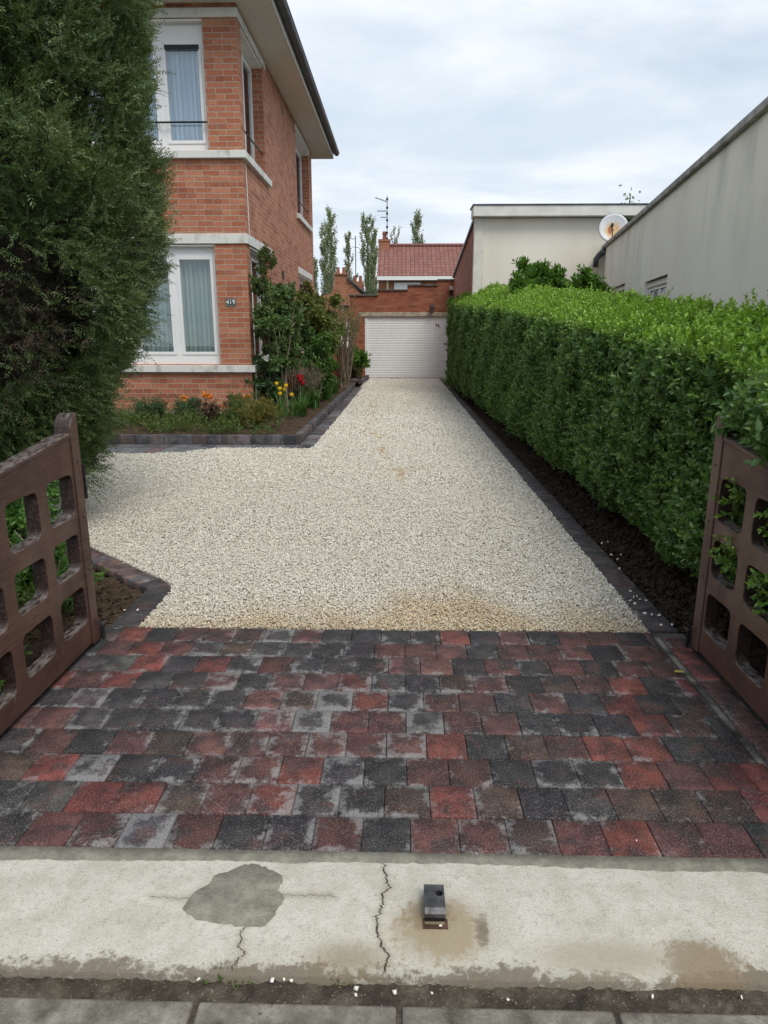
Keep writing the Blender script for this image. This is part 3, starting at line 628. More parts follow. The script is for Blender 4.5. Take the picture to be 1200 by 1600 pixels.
m=MB(); m.box(HX-.01,HX+.02,17.3,17.55,2.82,2.98); m.build('air_vent',BLACK,house)
m=MB(); m.tube([(HX+.012,13.62,4.5),(HX+.012,13.66,3.9),(HX+.012,13.67,3.32)],.007,6); m.build('cable',PVC,house)
m=MB(); m.tube([(HX+.05,13.5,.10),(HX+.05,13.5,.85)],.022,8); m.build('vent_pipe',plain('grey_pvc',(.45,.45,.44),.6),house)
# number plate
np_=thing('house_number_plate','small dark green enamel plate reading 419 on the brick pier','sign',(-3.13,HY-.012,2.12))
m=MB(); m.prism([(-3.225,2.055),(-3.035,2.055),(-3.035,2.185),(-3.225,2.185)],front,-.014,-.002); m.build('plate',plain('green_enamel',(.012,.045,.032),.25,var=.05),np_,bevel=.004)
m=MB()
for q in ((-3.215,-3.045,2.064,2.067),(-3.215,-3.045,2.173,2.176),(-3.215,-3.212,2.067,2.173),(-3.048,-3.045,2.067,2.173)): fbox(m,front,*q,-.0162,-.0135)
m.build('border',PVC,np_)
cu=bpy.data.curves.new('digits','FONT'); cu.body='419'; cu.size=.108; cu.align_x='CENTER'; cu.align_y='CENTER'; cu.extrude=.001; cu.offset=.0010
to=bpy.data.objects.new('digits_source',cu); me=bpy.data.meshes.new_from_object(to); bpy.data.objects.remove(to)
o=bpy.data.objects.new('digits',me); COL.objects.link(o); o.parent=np_; o.location=(0,-.0045,0); o.rotation_euler=(PI/2,0,0); me.materials.append(PVC)

# ------------------------------------------------------------------ garage
GY=25.3; gf=lambda u,z,d:(u,GY+d,z)
gar=thing('brick_garage','brick garage with stepped parapet and white roller door at the end of the drive','garage',(0,GY,0))
m=MB(); STEPS=[(-1.78,-.82,2.78),(-.82,.20,2.95),(.20,1.22,3.11),(1.22,2.15,3.28)]
wall(m,gf,-1.78,2.15,0,2.78,[(-1.27,1.62,-.01,2.10)],.16)
for a,b_,z in STEPS[1:]: m.prism([(a,2.78),(2.15 if b_==2.15 else b_,2.78),(b_,z),(a,z)],gf,0,.22)
m.box(-1.775,-1.56,GY+.02,GY+6,0,2.76); m.build('wall',BRICK_GARAGE,gar)
m=MB()
for a,b_,z in STEPS: m.prism([(a-(.06 if a<-1.7 else 0),z+.002),(b_+.02,z+.002),(b_+.02,z+.055),(a-(.06 if a<-1.7 else 0),z+.055)],gf,-.05,.30)
m.build('coping',plain('dark_coping',(.11,.095,.085),.85,var=.3,bump=.3),gar,bevel=.008)
m=MB(); fbox(m,gf,-1.50,1.9,2.105,2.245,-.02,.1); m.build('lintel',plain('stained_lintel',(.42,.36,.27),.85,var=.25,scale=6,bump=.3),gar,bevel=.008)
m=MB(); nS=25; h=2.10/nS
for k in range(nS):
    z0=.005+k*h; pr=[(.066,z0+.001),(.060,z0+.010),(.057,z0+h*.5),(.060,z0+h-.010),(.066,z0+h-.001)]
    for (d0,za),(d1,zb) in zip(pr,pr[1:]): m.quad((-1.22,GY+d0,za),(1.57,GY+d0,za),(1.57,GY+d1,zb),(-1.22,GY+d1,zb))
m.quad((-1.25,GY+.082,0),(1.6,GY+.082,0),(1.6,GY+.082,2.1),(-1.25,GY+.082,2.1))
gd=m.build('roller_door',plain('white_lacquered_slats',(.83,.84,.84),.4,var=.03),gar)
m=MB(); m.box(-1.268,-1.20,GY+.03,GY+.09,0,2.09); m.build('guide_rail',PVC,gar); m=MB(); m.box(1.56,1.618,GY+.03,GY+.09,0,2.09); m.build('guide_rail',PVC,gar)
m=MB()
for x,z,a in ((1.20,1.86,.6),(1.23,1.80,.9),(1.29,1.80,1.2),(1.17,1.68,.2),(1.33,1.74,.3),(1.22,.42,.1),(1.30,.41,.3)):
    m=MB(); m.box(x-.012*a-.006,x+.012*a+.006,GY+.046,GY+.056,z-.03*a-.008,z+.03*a+.008); m.build('scuff_mark',BLACK,gd)
wl=thing('wall_lantern','small dark lantern lamp fixed on the garage lintel','wall lamp',(1.05,GY,2.35))
m=MB(); m.box(1.02,1.08,GY-.03,GY-.001,2.30,2.50); m.tube([(1.05,GY-.02,2.46),(1.05,GY-.10,2.50),(1.05,GY-.14,2.47)],.012,6); m.build('bracket',BLACK,wl)
m=MB(); m.lathe([(.0,-.13),(.05,-.13),(.075,.02),(.078,.03)],(1.05,GY-.14,2.37),6); m.build('lamp_glass',plain('smoked_glass',(.10,.10,.10),.2),wl)
m=MB(); m.lathe([(.10,.03),(.085,.05),(.03,.12),(.012,.13),(.012,.16),(0,.165)],(1.05,GY-.14,2.37),6); m.build('lamp_cap',BLACK,wl); m=MB(); m.lathe([(0,-.16),(.03,-.15),(.052,-.128)],(1.05,GY-.14,2.37),6); m.build('lamp_finial',BLACK,wl)
fl=thing('flood_light','small white box light with a dark pipe on the highest step of the garage parapet','light',(1.70,GY,3.0))
m=MB(); m.box(1.63,1.77,GY-.12,GY-.002,2.98,3.10); m.build('lamp_box',plain('cream_plastic',(.62,.57,.5),.5),fl,bevel=.01)
m=MB(); m.tube([(1.69,GY-.03,2.98),(1.69,GY-.03,2.3)],.03,8); m.build('pipe',BLACK,fl)
# link wall and white panel between house and garage
lk=thing('side_panel_fence','white panel on a low brick wall between house and garage','fence',(-2.2,24.6,0))
m=MB(); m.box(-2.95,-1.80,24.55,24.75,0,1.08); m.build('low_wall',BRICK_GARAGE,lk)
m=MB(); m.box(-2.95,-1.72,24.58,24.66,1.085,1.90); m.build('panel',PVC,lk,bevel=.006)
m=MB(); m.box(-2.15,-1.80,24.9,25.3,2.36,2.46); m.build('canopy_edge',BLACK,lk,bevel=.01)

# ------------------------------------------------------------------ neighbour's buildings
ann=thing('flat_roof_annexe','cream rendered annexe with a white flat roof edge beyond the hedge','building',(3.3,18.1,0))
m=MB(); m.box(1.98,4.95,18.1,18.3,0,4.22); m.build('rendered_wall',RENDER2,ann)
m=MB(); m.box(1.74,1.975,18.06,18.3,0,4.22); m.build('corner_pier',plain('white_pier',(.66,.64,.58),.85,var=.1,scale=4,bump=.2),ann)
m=MB(); m.prism([(18.305,0),(25.25,0),(25.25,3.36),(18.305,4.24)],lambda u,z,d:(1.78+d,u,z),0,.2); m.build('brick_side_wall',BRICK_PARTY,ann)
m=MB(); m.prism([(18.0,4.26),(25.3,3.365),(25.3,3.44),(18.0,4.335)],lambda u,z,d:(1.73+d,u,z),0,.3); m.build('verge_trim',ZINC,ann)
m=MB(); m.box(1.68,6.6,17.85,18.4,4.235,4.47); m.build('fascia',plain('white_concrete_fascia',(.70,.69,.65),.7,var=.1,scale=3),ann,bevel=.01)
m=MB(); m.box(1.66,6.62,17.83,18.6,4.473,4.50); m.build('roof_edge',ZINC,ann)
m=MB(); m.add([(1.8,18.4,4.46),(6.5,18.4,4.46),(6.5,25.3,3.6),(1.8,25.3,3.6)],[(0,1,2,3)]); m.build('roof',ZINC,ann)
A=Vector((4.88,18.1,0)); B=Vector((3.29,7.13,0)); AB=(B-A); LAB=AB.length; ud=AB/LAB; nn=Vector((ud.y,-ud.x,0))
if nn.x<0: nn=-nn          # inward (towards +X)
rw=lambda u,z,d: (A+ud*u+nn*d+Vector((0,0,z)))[:]
nb=thing('rendered_neighbour_building','long cream rendered building with grey stains and coping behind the hedge','building',(4.0,12,0))
def uof(y): return (y-A.y)/ud.y
W1=(uof(16.55),uof(14.55),1.3,2.52); W2=(uof(12.45),uof(10.7),1.2,2.40)
m=MB(); wall(m,rw,0,LAB+5.5,0,3.52,[W1,W2],.16); m.build('wall',RENDER,nb)
m=MB(); fbox(m,rw,.02,LAB+5.5,.1,3.5,.9,1.0); m.build('interior',DARKROOM,nb)
m=MB(); fbox(m,rw,-.05,LAB+5.5,3.525,3.60,-.06,.30); m.build('coping',COPING,nb,bevel=.012)
m=MB(); fbox(m,rw,-.02,LAB+5.5,3.604,3.625,-.035,.33); m.build('coping_flashing',ZINC,nb)
for a,b_,c,d in (W1,W2):
    m=MB(); fbox(m,rw,a+.01,b_-.01,d-.10,d-.02,.05,.15); sb=m.build('shutter_box',RENDER2,nb,bevel=.005)
    m=MB()
    for q in ((a+.01,a+.07,c,d-.1),(b_-.07,b_-.01,c,d-.1),(a+.07,b_-.07,d-.15,d-.103),((a+b_)/2-.04,(a+b_)/2+.04,c,d-.15)): fbox(m,rw,*q,.08,.14)
    f=m.build('window',PVC if a==W2[0] else ZINC,nb)
    m=MB(); m.quad(rw(a+.05,c,.11),rw(b_-.05,c,.11),rw(b_-.05,d-.12,.11),rw(a+.05,d-.12,.11)); m.build('pane',GLASS,f)
# downpipe with swan neck at the far corner
m=MB(); m.tube([(4.66,17.98,0),(4.66,17.98,3.12)],.05,10); m.build('downpipe',plain('pinkish_pvc_pipe',(.52,.43,.36),.6,var=.1),nb)
m=MB(); m.tube([(4.66,17.98,3.10),(4.66,17.98,3.28),(4.72,17.97,3.36),(4.78,17.93,3.42),(4.88,17.9,3.45)],[.065,.065,.07,.075,.09],10); m.build('swan_neck',ZINC,nb,smooth=True)
sd_=thing('satellite_dish','white satellite dish with a rust stain on a thin pole by the roof edge','satellite dish',(4.80,17.2,0))
def mk_dish():
    b=NB('rust_stained_dish'); o=b.obj(); sx=b.sep(o); n=b.noise(o,9,5)
    def bl(x,z,rx,rz):
        dx=b.math('DIVIDE',b.math('SUBTRACT',sx[0],x),rx); dz=b.math('DIVIDE',b.math('SUBTRACT',sx[2],z),rz)
        return b.math('ADD',b.math('SQRT',b.math('ADD',b.math('MULTIPLY',dx,dx),b.math('MULTIPLY',dz,dz))),b.math('MULTIPLY',b.math('SUBTRACT',n,.5),.9))
    c=b.mix(b.step(bl(.0,3.83,.17,.17),1.5,.5),(.66,.68,.70),(.62,.42,.20)); c=b.mix(b.step(bl(-.05,3.84,.055,.09),1.4,.5),c,(.33,.10,.03))
    return b.done(b.bsdf(c,.45))
m=MB(); R=.315; seg=36; ringn=7; c0=Vector((4.80,17.2,3.88)); axis=Vector((-.22,-1,.22)).normalized(); ax=axis.cross(Vector((0,0,1))).normalized(); ay=ax.cross(axis)
vs=[];fs=[]
for i in range(ringn+1):
    r=R*i/ringn
    for k in range(seg):
        a=2*PI*k/seg; vs.append(c0+ax*math.cos(a)*r*1.02+ay*math.sin(a)*r*1.02-axis*(.055*(1-(r/R)**2)))
for i in range(ringn):
    for k in range(seg): fs.append((i*seg+k,i*seg+(k+1)%seg,(i+1)*seg+(k+1)%seg,(i+1)*seg+k))
m.add(vs,fs); dish=m.build('reflector',mk_dish(),sd_,smooth=True); so=dish.modifiers.new('thick','SOLIDIFY'); so.thickness=.008
m=MB(); m.tube([c0+ax*math.cos(2*PI*k/36)*R*1.02+ay*math.sin(2*PI*k/36)*R*1.02 for k in range(37)],.007,6,cap=False); m.build('rim',ZINC,dish)
low=c0-ay*R*.98; lnb=c0+axis*.34-ay*.06+ax*.05
m=MB(); m.tube([low,lnb],.010,6); m.build('feed_arm',BLACK,sd_)
m=MB(); m.tube([lnb-axis*-.05,lnb-axis*.06],[.03,.038],10); m.build('receiver',BLACK,sd_)
m=MB(); m.tube([(4.80,17.26,0),(4.80,17.26,3.84)],.024,8); m.tube([(4.80,17.26,3.80),c0-axis*.06],.03,8); m.build('pole',plain('galvanised_steel',(.30,.31,.33),.5,.6),sd_)

# ------------------------------------------------------------------ distant houses
rh=thing('red_roofed_house','distant brick house with a red tiled roof and white eaves board behind the garage','house',(3.5,47,0))
m=MB(); m.box(-1.42,9.5,45.3,52,0,4.62); m.build('wall',BRICK_FAR,rh)
m=MB(); m.add([(-1.50,44.9,4.85),(9.7,44.9,4.85),(9.7,48.4,6.95),(-1.50,48.4,6.95),(-1.5,52.3,4.85),(9.7,52.3,4.85)],[(0,1,2,3),(3,2,5,4),(0,3,4),(1,5,2)]); rf=m.build('roof',TILES,rh)
m=MB(); m.tube([(-1.5,48.4,7.0),(9.7,48.4,7.0)],.11,8); m.build('ridge_tiles',TILES,rf)
m=MB(); m.box(-1.5,9.7,44.82,44.95,4.62,4.84); m.build('eaves_board',PVC,rh)
m=MB(); m.box(-.45,1.15,45.22,45.4,3.2,4.50); m.build('window',PVC,rh)
m=MB(); m.tube([(-.85,45.2,0),(-.85,45.2,4.6)],.07,8); m.build('downpipe',plain('yellowish_pipe',(.62,.50,.30),.6),rh)
m=MB(); m.box(-1.46,-.80,48.0,49,6.3,7.20); m.box(-1.52,-.74,47.95,49.05,7.20,7.33); cs=m.build('chimney',BRICK_FAR,rh)
m=MB(); m.box(-1.56,-.72,47.9,48.0,6.45,6.62); m.build('chimney_flashing',WSTONE,cs)
m=MB(); m.lathe([(.14,0),(.11,.3),(.15,.33),(.12,.52)],(-1.12,48.5,7.33),10); m.build('chimney_pot',plain('terracotta',(.30,.10,.06),.8),cs)

an=thing('rooftop_antenna','tall dark television antenna with two combs on the red roofed house','antenna',(-.95,48.3,6.9))
MX=-.95; AY=48.3
m=MB(); m.tube([(MX,AY,6.9),(MX,AY,9.95)],.024,6); m.build('mast',BLACK,an)
def yagi(z,xb,ne,el,par):
    m=MB(); m.tube([(MX,AY,z),(xb,AY,z+.25*(1 if z>9.5 else 0))],.022,5); 
    for k in range(ne):
        x=MX+(xb-MX)*(k+.5)/ne; zz=z+.25*(1 if z>9.5 else 0)*(k+.5)/ne; m.tube([(x,AY-el,zz-el*.35),(x,AY+el,zz+el*.35)],.014,4)
    return m.build('aerial',BLACK,par)
yagi(9.60,-1.72,4,.35,an); yagi(9.05,-1.58,5,.22,an); yagi(8.68,-1.35,3,.15,an)
for z in (9.75,9.25,8.9,8.5,8.1,7.75,7.4): m=MB(); m.box(MX-.065,MX+.065,AY-.065,AY+.065,z-.06,z+.06); m.build('clamp',BLACK,an)
gh=thing('brick_gable_house','distant brick house gable with chimney pots left of the garage','house',(-4,46,0))
m=MB(); m.prism([(-7.5,0),(-1.5,0),(-1.5,3.2),(-2.3,3.72),(-3.42,4.78),(-3.45,5.02),(-4.15,5.02),(-4.35,3.9),(-7.5,3.3)],lambda u,z,d:(u,46+d,z),0,6); m.build('wall',BRICK_FAR,gh)
m=MB(); m.prism([(-3.42,4.80),(-1.3,3.05),(-1.25,3.12),(-3.38,4.90)],lambda u,z,d:(u,46+d,z),-.15,6.2); m.build('roof',ZINC,gh)
TERRA=plain('terracotta_far',(.30,.11,.07),.8)
m=MB(); m.box(-3.2,-2.5,48,49,4.0,4.75); m.build('chimney',BRICK_FAR,gh); m=MB(); m.box(-4.2,-3.4,45.9,46.9,5.025,5.10); m.build('chimney_cap',BRICK_FAR,gh)
for x,y,z in ((-3.98,46.4,5.1),(-3.62,46.4,5.1),(-3.05,48.5,4.75),(-2.7,48.5,4.75)): m=MB(); m.lathe([(.12,0),(.09,.35),(.13,.38)],(x,y,z),8); m.build('chimney_pot',TERRA,gh)
fa=thing('far_antenna','thin small antenna above the distant brick gable house','antenna',(-3.0,48.5,4.8))
m=MB(); m.tube([(-3.0,48.5,4.5),(-3.0,48.5,7.6)],.03,5); m.tube([(-3.0,48.5,7.4),(-3.7,48.5,7.45)],.02,4); m.tube([(-3.2,48.3,6.9),(-2.8,48.7,6.9)],.02,4); m.build('mast',BLACK,fa)

# ------------------------------------------------------------------ trees and plants
def poplar(x,y,h,w,label,prongs=1,seed=0,dens=1.0,z0=.12):
    r=np.random.default_rng(seed); t=thing('poplar_tree',label,'tree',(x,y,0),'poplars on the skyline')
    m=MB(); m.tube([(x,y,-.1),(x+.1,y,h*.5),(x,y,h*.96)],[h*.016,h*.009,.03],7)
    P=[];D=[]
    nb_=int(46*dens)
    for k in range(nb_):
        z=h*(z0+(.93-z0)*k/nb_); a=r.uniform(0,2*PI); ln=h*r.uniform(.13,.24)*(1.05-.75*k/nb_); rr=w*.5*r.uniform(.45,1.05)*(1.0 if z<h*.75 else 1.2-(z/h-.75)*3)*min(1,.45+2.2*(z/h))
        ox=0
        if prongs==2 and z>h*.55: ox=w*.22*(1 if k%2 else -1)
        p=[Vector((x+ox,y,z)),Vector((x+ox+math.cos(a)*rr*.7,y+math.sin(a)*rr*.7,z+ln*.5)),Vector((x+ox+math.cos(a)*rr,y+math.sin(a)*rr,min(h,z+ln)))]
        m.tube(p,[.09,.06,.02],4,cap=False)
        n=int(98*dens); tt=r.uniform(.25,1.1,n)[:,None]
        p0,p1,p2=[np.array(q) for q in p]
        c=p0*(1-tt)**2+2*p1*tt*(1-tt)+p2*tt**2+r.normal(size=(n,3))*np.array([.16,.16,.30])*(w/2.4); P.append(c); D.append(r.normal(size=(n,3))+np.array([0,0,-.3]))
    P=np.concatenate(P); D=np.concatenate(D); n=len(P)
    m.build('trunk',TWIG,t)
    v,f=leaf_geo(P,D,r.normal(size=(n,3)),r.uniform(.17,.34,n),r.uniform(.14,.26,n)); npmesh('crown',v,f,POPLAR_L,t)
def at150(px,y=150): return (px-627)/1100*y*.985
for px,top,w,lab,pr,dn in ((500,412,1.5,'short thin poplar half hidden beside the brick house wall',1,.7),(509,361,2.2,'tall poplar second from the brick house on the skyline',1,1),(523,345,2.7,'tallest broad poplar standing left of the distant gable chimney',1,1.1),
    (547,370,1.9,'slim poplar standing alone above the distant gable roof slope',1,.8),(574,343,2.6,'tall forked poplar left of the red roofed house',2,1.2),(587,373,1.9,'greener poplar touching the left edge of the red roofed house',1,1),
    (557,432,1.3,'lowest poplar top above the garage coping',1,.6),(616,360,1.9,'sparse two tipped poplar just beyond the rooftop antenna mast',2,.6),(650,346,2.4,'dense poplar standing alone behind the red roof ridge',1,1.1)):
    poplar(at150(px),150+random.uniform(-6,6),1.6+(518-top)/1100*150,w,lab,pr,int(px),dn)
tt=thing('distant_tree','tree whose leafy tip shows above the white flat roof edge','tree',(13.1,44,0))
m=MB(); m.tube([(13.1,44,0),(13.1,44,9.2)],[.2,.03],6); m.build('trunk',BARK,tt)
P=rng.normal(size=(700,3))*np.array([.30,.30,.95])+np.array([13.1,44,6.9]); v,f=leaf_geo(P,rand_unit(700),rand_unit(700),.22,.14); npmesh('crown',v,f,POPLAR_L,tt)

# --- clipped privet hedge on the right
def hface(y): return np.interp(y,[1.3,3.6,9,20.6],[1.78,1.72,1.62,1.33])
def hsh(y): return np.interp(y,[1.3,3.7,5,6,11,21],[1.40,1.46,1.56,1.62,1.93,2.38])
def hcz(y): return np.interp(y,[1.3,4.5,8.5,19.5,21],[1.62,1.72,2.02,2.82,2.9])
def hcx(y): return np.interp(y,[1.3,4.6,8.5,20],[2.55,2.50,2.45,2.15])
hedge=thing('privet_hedge','long clipped green privet hedge with a bright top beside the drive','hedge',(1.9,11,0))
def hedge_pts(n,y0,y1):
    y=rng.uniform(y0,y1,n); fx,sh,cz,cx_=hface(y),hsh(y),hcz(y),hcx(y)
    Lf=sh-.10; Lt=np.hypot(cx_-fx,cz-sh); s=rng.uniform(0,1,n)*(Lf+Lt)
    on=s<Lf; t=np.where(on,s/Lf,(s-Lf)/Lt)
    z=np.where(on,.10+t*(sh-.10),sh+t*(cz-sh)); x=np.where(on,fx+np.clip(.42-z,0,.4)*.55,fx+t*(cx_-fx))
    nx=np.where(on,-1.,-.35); nz=np.where(on,.1,1.)
    # round shoulder
    d=np.abs(s-Lf); k=np.clip(1-d/.18,0,1); x=x+np.where(on,k*k*.05,-.0); z=z-np.where(on,0,k*k*.03)
    mixv=np.clip(.5+(s-Lf)/.3,0,1); nx=-1+mixv*.75; nz=.12+mixv*.9
    N=unit(np.stack([nx,np.zeros(n),nz],1)); P=np.stack([x,y,z],1)
    lump=(.045*np.sin(y*3.1+z*4.2)+.035*np.sin(y*7.3-z*6.1+1)+.025*np.sin(y*13.7+z*11))*np.clip(1.15-mixv,.25,1)
    bl=np.clip((P[:,2]-.98)/.14,0,1)*np.clip((3.62-y)/.25,0,1)*(1-.75*np.clip(mixv*1.2-.2,0,1)); P[:,0]-=.21*bl
    return P+N*lump[:,None],N,mixv,on
def hedge_leaves(n,y0,y1,K,ln,L,W,depth):
    P,N,mx,on=hedge_pts(n,y0,y1); dep=rng.uniform(0,1,n)**1.3*depth
    gap=(np.sin(P[:,1]*9.1+P[:,2]*8)+np.sin(P[:,1]*17-P[:,2]*13+2)+rng.normal(size=n)*.5)*on   # thinner patches on the face
    P=P-N*(dep+np.where(gap>1.25,.09,0))[:,None]
    d=unit(N*(.75+.35*mx)[:,None]+np.array([0,0,.45])+rng.normal(size=(n,3))*.55)
    v,f,t,i=shoots(P-d*.6*ln,d,K,ln*rng.uniform(.7,1.25,n),L,W,ang=52,jit=.35,fold=.22,curl=.12)
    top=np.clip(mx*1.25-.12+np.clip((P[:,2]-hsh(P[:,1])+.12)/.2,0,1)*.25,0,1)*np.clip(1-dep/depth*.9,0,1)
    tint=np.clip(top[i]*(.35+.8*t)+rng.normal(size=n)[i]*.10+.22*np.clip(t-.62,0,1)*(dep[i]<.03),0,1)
    return v,f,tint
parts=[];tints=[]
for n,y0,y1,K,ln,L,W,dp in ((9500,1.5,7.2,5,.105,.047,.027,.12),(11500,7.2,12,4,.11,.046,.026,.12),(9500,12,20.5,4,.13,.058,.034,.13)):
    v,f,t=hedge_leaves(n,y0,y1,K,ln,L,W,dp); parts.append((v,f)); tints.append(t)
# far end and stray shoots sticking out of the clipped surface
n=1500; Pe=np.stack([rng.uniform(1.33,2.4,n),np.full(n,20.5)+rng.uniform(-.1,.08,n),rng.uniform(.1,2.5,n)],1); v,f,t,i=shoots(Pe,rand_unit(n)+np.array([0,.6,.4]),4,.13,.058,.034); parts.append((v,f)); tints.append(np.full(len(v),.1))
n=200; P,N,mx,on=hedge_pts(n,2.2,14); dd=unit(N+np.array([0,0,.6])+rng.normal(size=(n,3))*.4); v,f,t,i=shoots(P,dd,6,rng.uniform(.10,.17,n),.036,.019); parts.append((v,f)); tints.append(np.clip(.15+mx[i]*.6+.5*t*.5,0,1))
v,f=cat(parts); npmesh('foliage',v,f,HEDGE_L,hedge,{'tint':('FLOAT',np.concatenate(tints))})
# sprigs that push through the openings of the right gate are part of the hedge
def spr(name,pts,K,ln,L,W,mat,par,out,tint=.25,n=26,spread=.07):
    P=[];D=[]
    for c in pts:
        P.append(np.array(c)+rng.normal(size=(n,3))*np.array([.03,spread,spread*.6])); D.append(np.array(out)+rng.normal(size=(n,3))*.55)
    P=np.concatenate(P);D=np.concatenate(D); v,f,t,i=shoots(P,D,K,ln,L,W,jit=.35); return npmesh(name,v,f,mat,par,{'tint':('FLOAT',np.clip(tint+.4*t-.1,0,1))})
spr('sprig',[(1.62,3.20,.84),(1.60,3.17,.58),(1.60,2.83,.55),(1.62,2.83,.80),(1.66,2.78,1.14),(1.66,2.60,1.08),(1.66,2.95,1.20)],5,.09,.036,.019,HEDGE_L,hedge,(-.8,0,.5))
m=MB(); r=random.Random(5)
for k in range(200):
    y=r.uniform(1.4,20.5); x=hface(y)+r.uniform(.32,.65); p=Vector((x,y,-.02)); pts=[p]
    for j in range(5): p=p+Vector((r.uniform(-.05,.05),r.uniform(-.1,.1),r.uniform(.25,.42))); pts.append(p)
    m.tube([q for q in pts if q.z<hsh(y)],[.014,.012,.010,.008,.006,.005][:len([q for q in pts if q.z<hsh(y)])],5,cap=False)
for k in range(170):
    yy=r.uniform(2.0,13); zz=r.uniform(.25,float(hsh(yy))-.1); xx=float(hface(yy))+.10+max(0,.42-zz)*.5; p0=Vector((xx+.10,yy,zz)); d_=Vector((r.uniform(-.6,-.1),r.uniform(-1,1),r.uniform(-.2,1))).normalized()
    m.tube([p0,p0+d_*.12,p0+d_*r.uniform(.18,.26)+Vector((0,0,.02))],[.005,.004,.002],4,cap=False)
m.build('stems',plain('hedge_wood',(.11,.08,.055),.9,var=.4,scale=20,bump=.6),hedge)
# dark core sheet added inside to block light and the view through
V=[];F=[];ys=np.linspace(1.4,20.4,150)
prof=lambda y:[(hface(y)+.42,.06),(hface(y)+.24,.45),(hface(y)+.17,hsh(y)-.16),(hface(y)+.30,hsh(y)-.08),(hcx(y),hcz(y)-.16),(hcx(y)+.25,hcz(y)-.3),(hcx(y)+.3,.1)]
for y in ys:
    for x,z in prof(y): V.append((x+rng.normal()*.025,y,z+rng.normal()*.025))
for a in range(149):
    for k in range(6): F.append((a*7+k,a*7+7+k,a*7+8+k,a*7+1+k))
npmesh('hedge_core',V,F,plain('dark_hedge_core',(.022,.026,.014),.95,var=.5,scale=30,bump=1.),hedge)

# --- tall clipped yew on the left
YC=np.array([-3.50,5.75]); 
def yew_r(z):   # radius factor
    return np.interp(z,[.45,.7,.93,1.25,1.63,2.15,2.7,2.9,3.02,3.27,3.7,4.2,5.2,6.0],[.57,.62,.69,.77,.90,1.01,1.08,1.06,1.00,1.03,1.07,1.09,1.06,.6])
def yew_pts(n,a0,a1,z0=.45,z1=5.9):
    a=rng.uniform(a0,a1,n); z=rng.uniform(z0,z1,n); q=yew_r(z)
    ca,sa=np.cos(a),np.sin(a); x=1.46*ca; y=1.42*sa
    lump=.06*np.sin(a*7+z*2.4)+.05*np.sin(a*13-z*5.2)+.05*np.sin(z*8.5+a*4)+.03*np.sin(z*19+a*11)
    lump=lump+.045*np.sin(a*31+z*7)*np.sin(z*23-a*9)+.03*np.sin(a*53-z*17)
    q=q*(1+lump*.6)
    N=unit(np.stack([ca*.9,sa,np.full(n,.12)],1)); P=np.stack([YC[0]+x*q,YC[1]+y*q,z],1); return P,N
yew=thing('yew_tree','tall dark clipped yew with a brown hollow in its side','tree',(YC[0],YC[1],0))
def yew_mesh(n,K,ln,L,W,depth,a0,a1,z0=.45,z1=5.9,shag=.62):
    P,N=yew_pts(n,a0,a1,z0,z1); dep=rng.uniform(0,1,n)**1.2*depth
    P=P-N*dep[:,None]
    hol=(((P-np.array([-2.66,4.85,1.72]))/np.array([.50,.75,.52]))**2).sum(1)+rng.normal(size=n)*.10
    hol2=(((P-np.array([-2.5,4.9,.95]))/np.array([.30,.5,.14]))**2).sum(1)+rng.normal(size=n)*.15
    keep=(hol>1)&(hol2>1); P,N,dep=P[keep],N[keep],dep[keep]; n=len(P)
    down=np.where(P[:,2]<2.2,-.35,.05); d=unit(N*.8+rng.normal(size=(n,3))*shag+np.stack([np.zeros(n),np.zeros(n),down+.25],1))
    v,f,t,i=shoots(P-d*.4*ln,d,K,ln*rng.uniform(.6,1.5,n),L,W,ang=48,twist=False,jit=.35,kind='needle',taper=.6)
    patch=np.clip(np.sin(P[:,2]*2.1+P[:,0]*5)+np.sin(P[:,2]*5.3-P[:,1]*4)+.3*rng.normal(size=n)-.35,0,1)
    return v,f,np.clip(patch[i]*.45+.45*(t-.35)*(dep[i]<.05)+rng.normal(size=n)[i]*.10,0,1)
parts=[];tints=[]
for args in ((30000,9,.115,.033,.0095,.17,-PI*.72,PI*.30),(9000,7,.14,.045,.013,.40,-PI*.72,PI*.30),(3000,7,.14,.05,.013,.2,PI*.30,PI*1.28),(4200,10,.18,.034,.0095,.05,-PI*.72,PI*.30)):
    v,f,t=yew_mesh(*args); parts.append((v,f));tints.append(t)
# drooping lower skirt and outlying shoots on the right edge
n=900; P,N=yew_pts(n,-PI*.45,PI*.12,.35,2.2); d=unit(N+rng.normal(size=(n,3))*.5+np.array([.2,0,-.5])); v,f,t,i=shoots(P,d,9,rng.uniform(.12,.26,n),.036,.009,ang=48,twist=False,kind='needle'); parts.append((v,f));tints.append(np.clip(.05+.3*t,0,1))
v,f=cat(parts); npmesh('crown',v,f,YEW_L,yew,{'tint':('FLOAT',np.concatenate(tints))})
m=MB(); r=random.Random(11)
for k in range(7):
    p=Vector((YC[0]+r.uniform(-.25,.25),YC[1]+r.uniform(-.25,.25),-.05)); pts=[p]
    dr=Vector((r.uniform(-.08,.12),r.uniform(-.12,.06),.8))
    for j in range(7): p=p+dr+Vector((r.uniform(-.08,.08),r.uniform(-.08,.08),0)); pts.append(p)
    m.tube(pts,[.11-.013*j for j in range(8)],8)
m.build('trunk',BARK,yew)
m=MB()
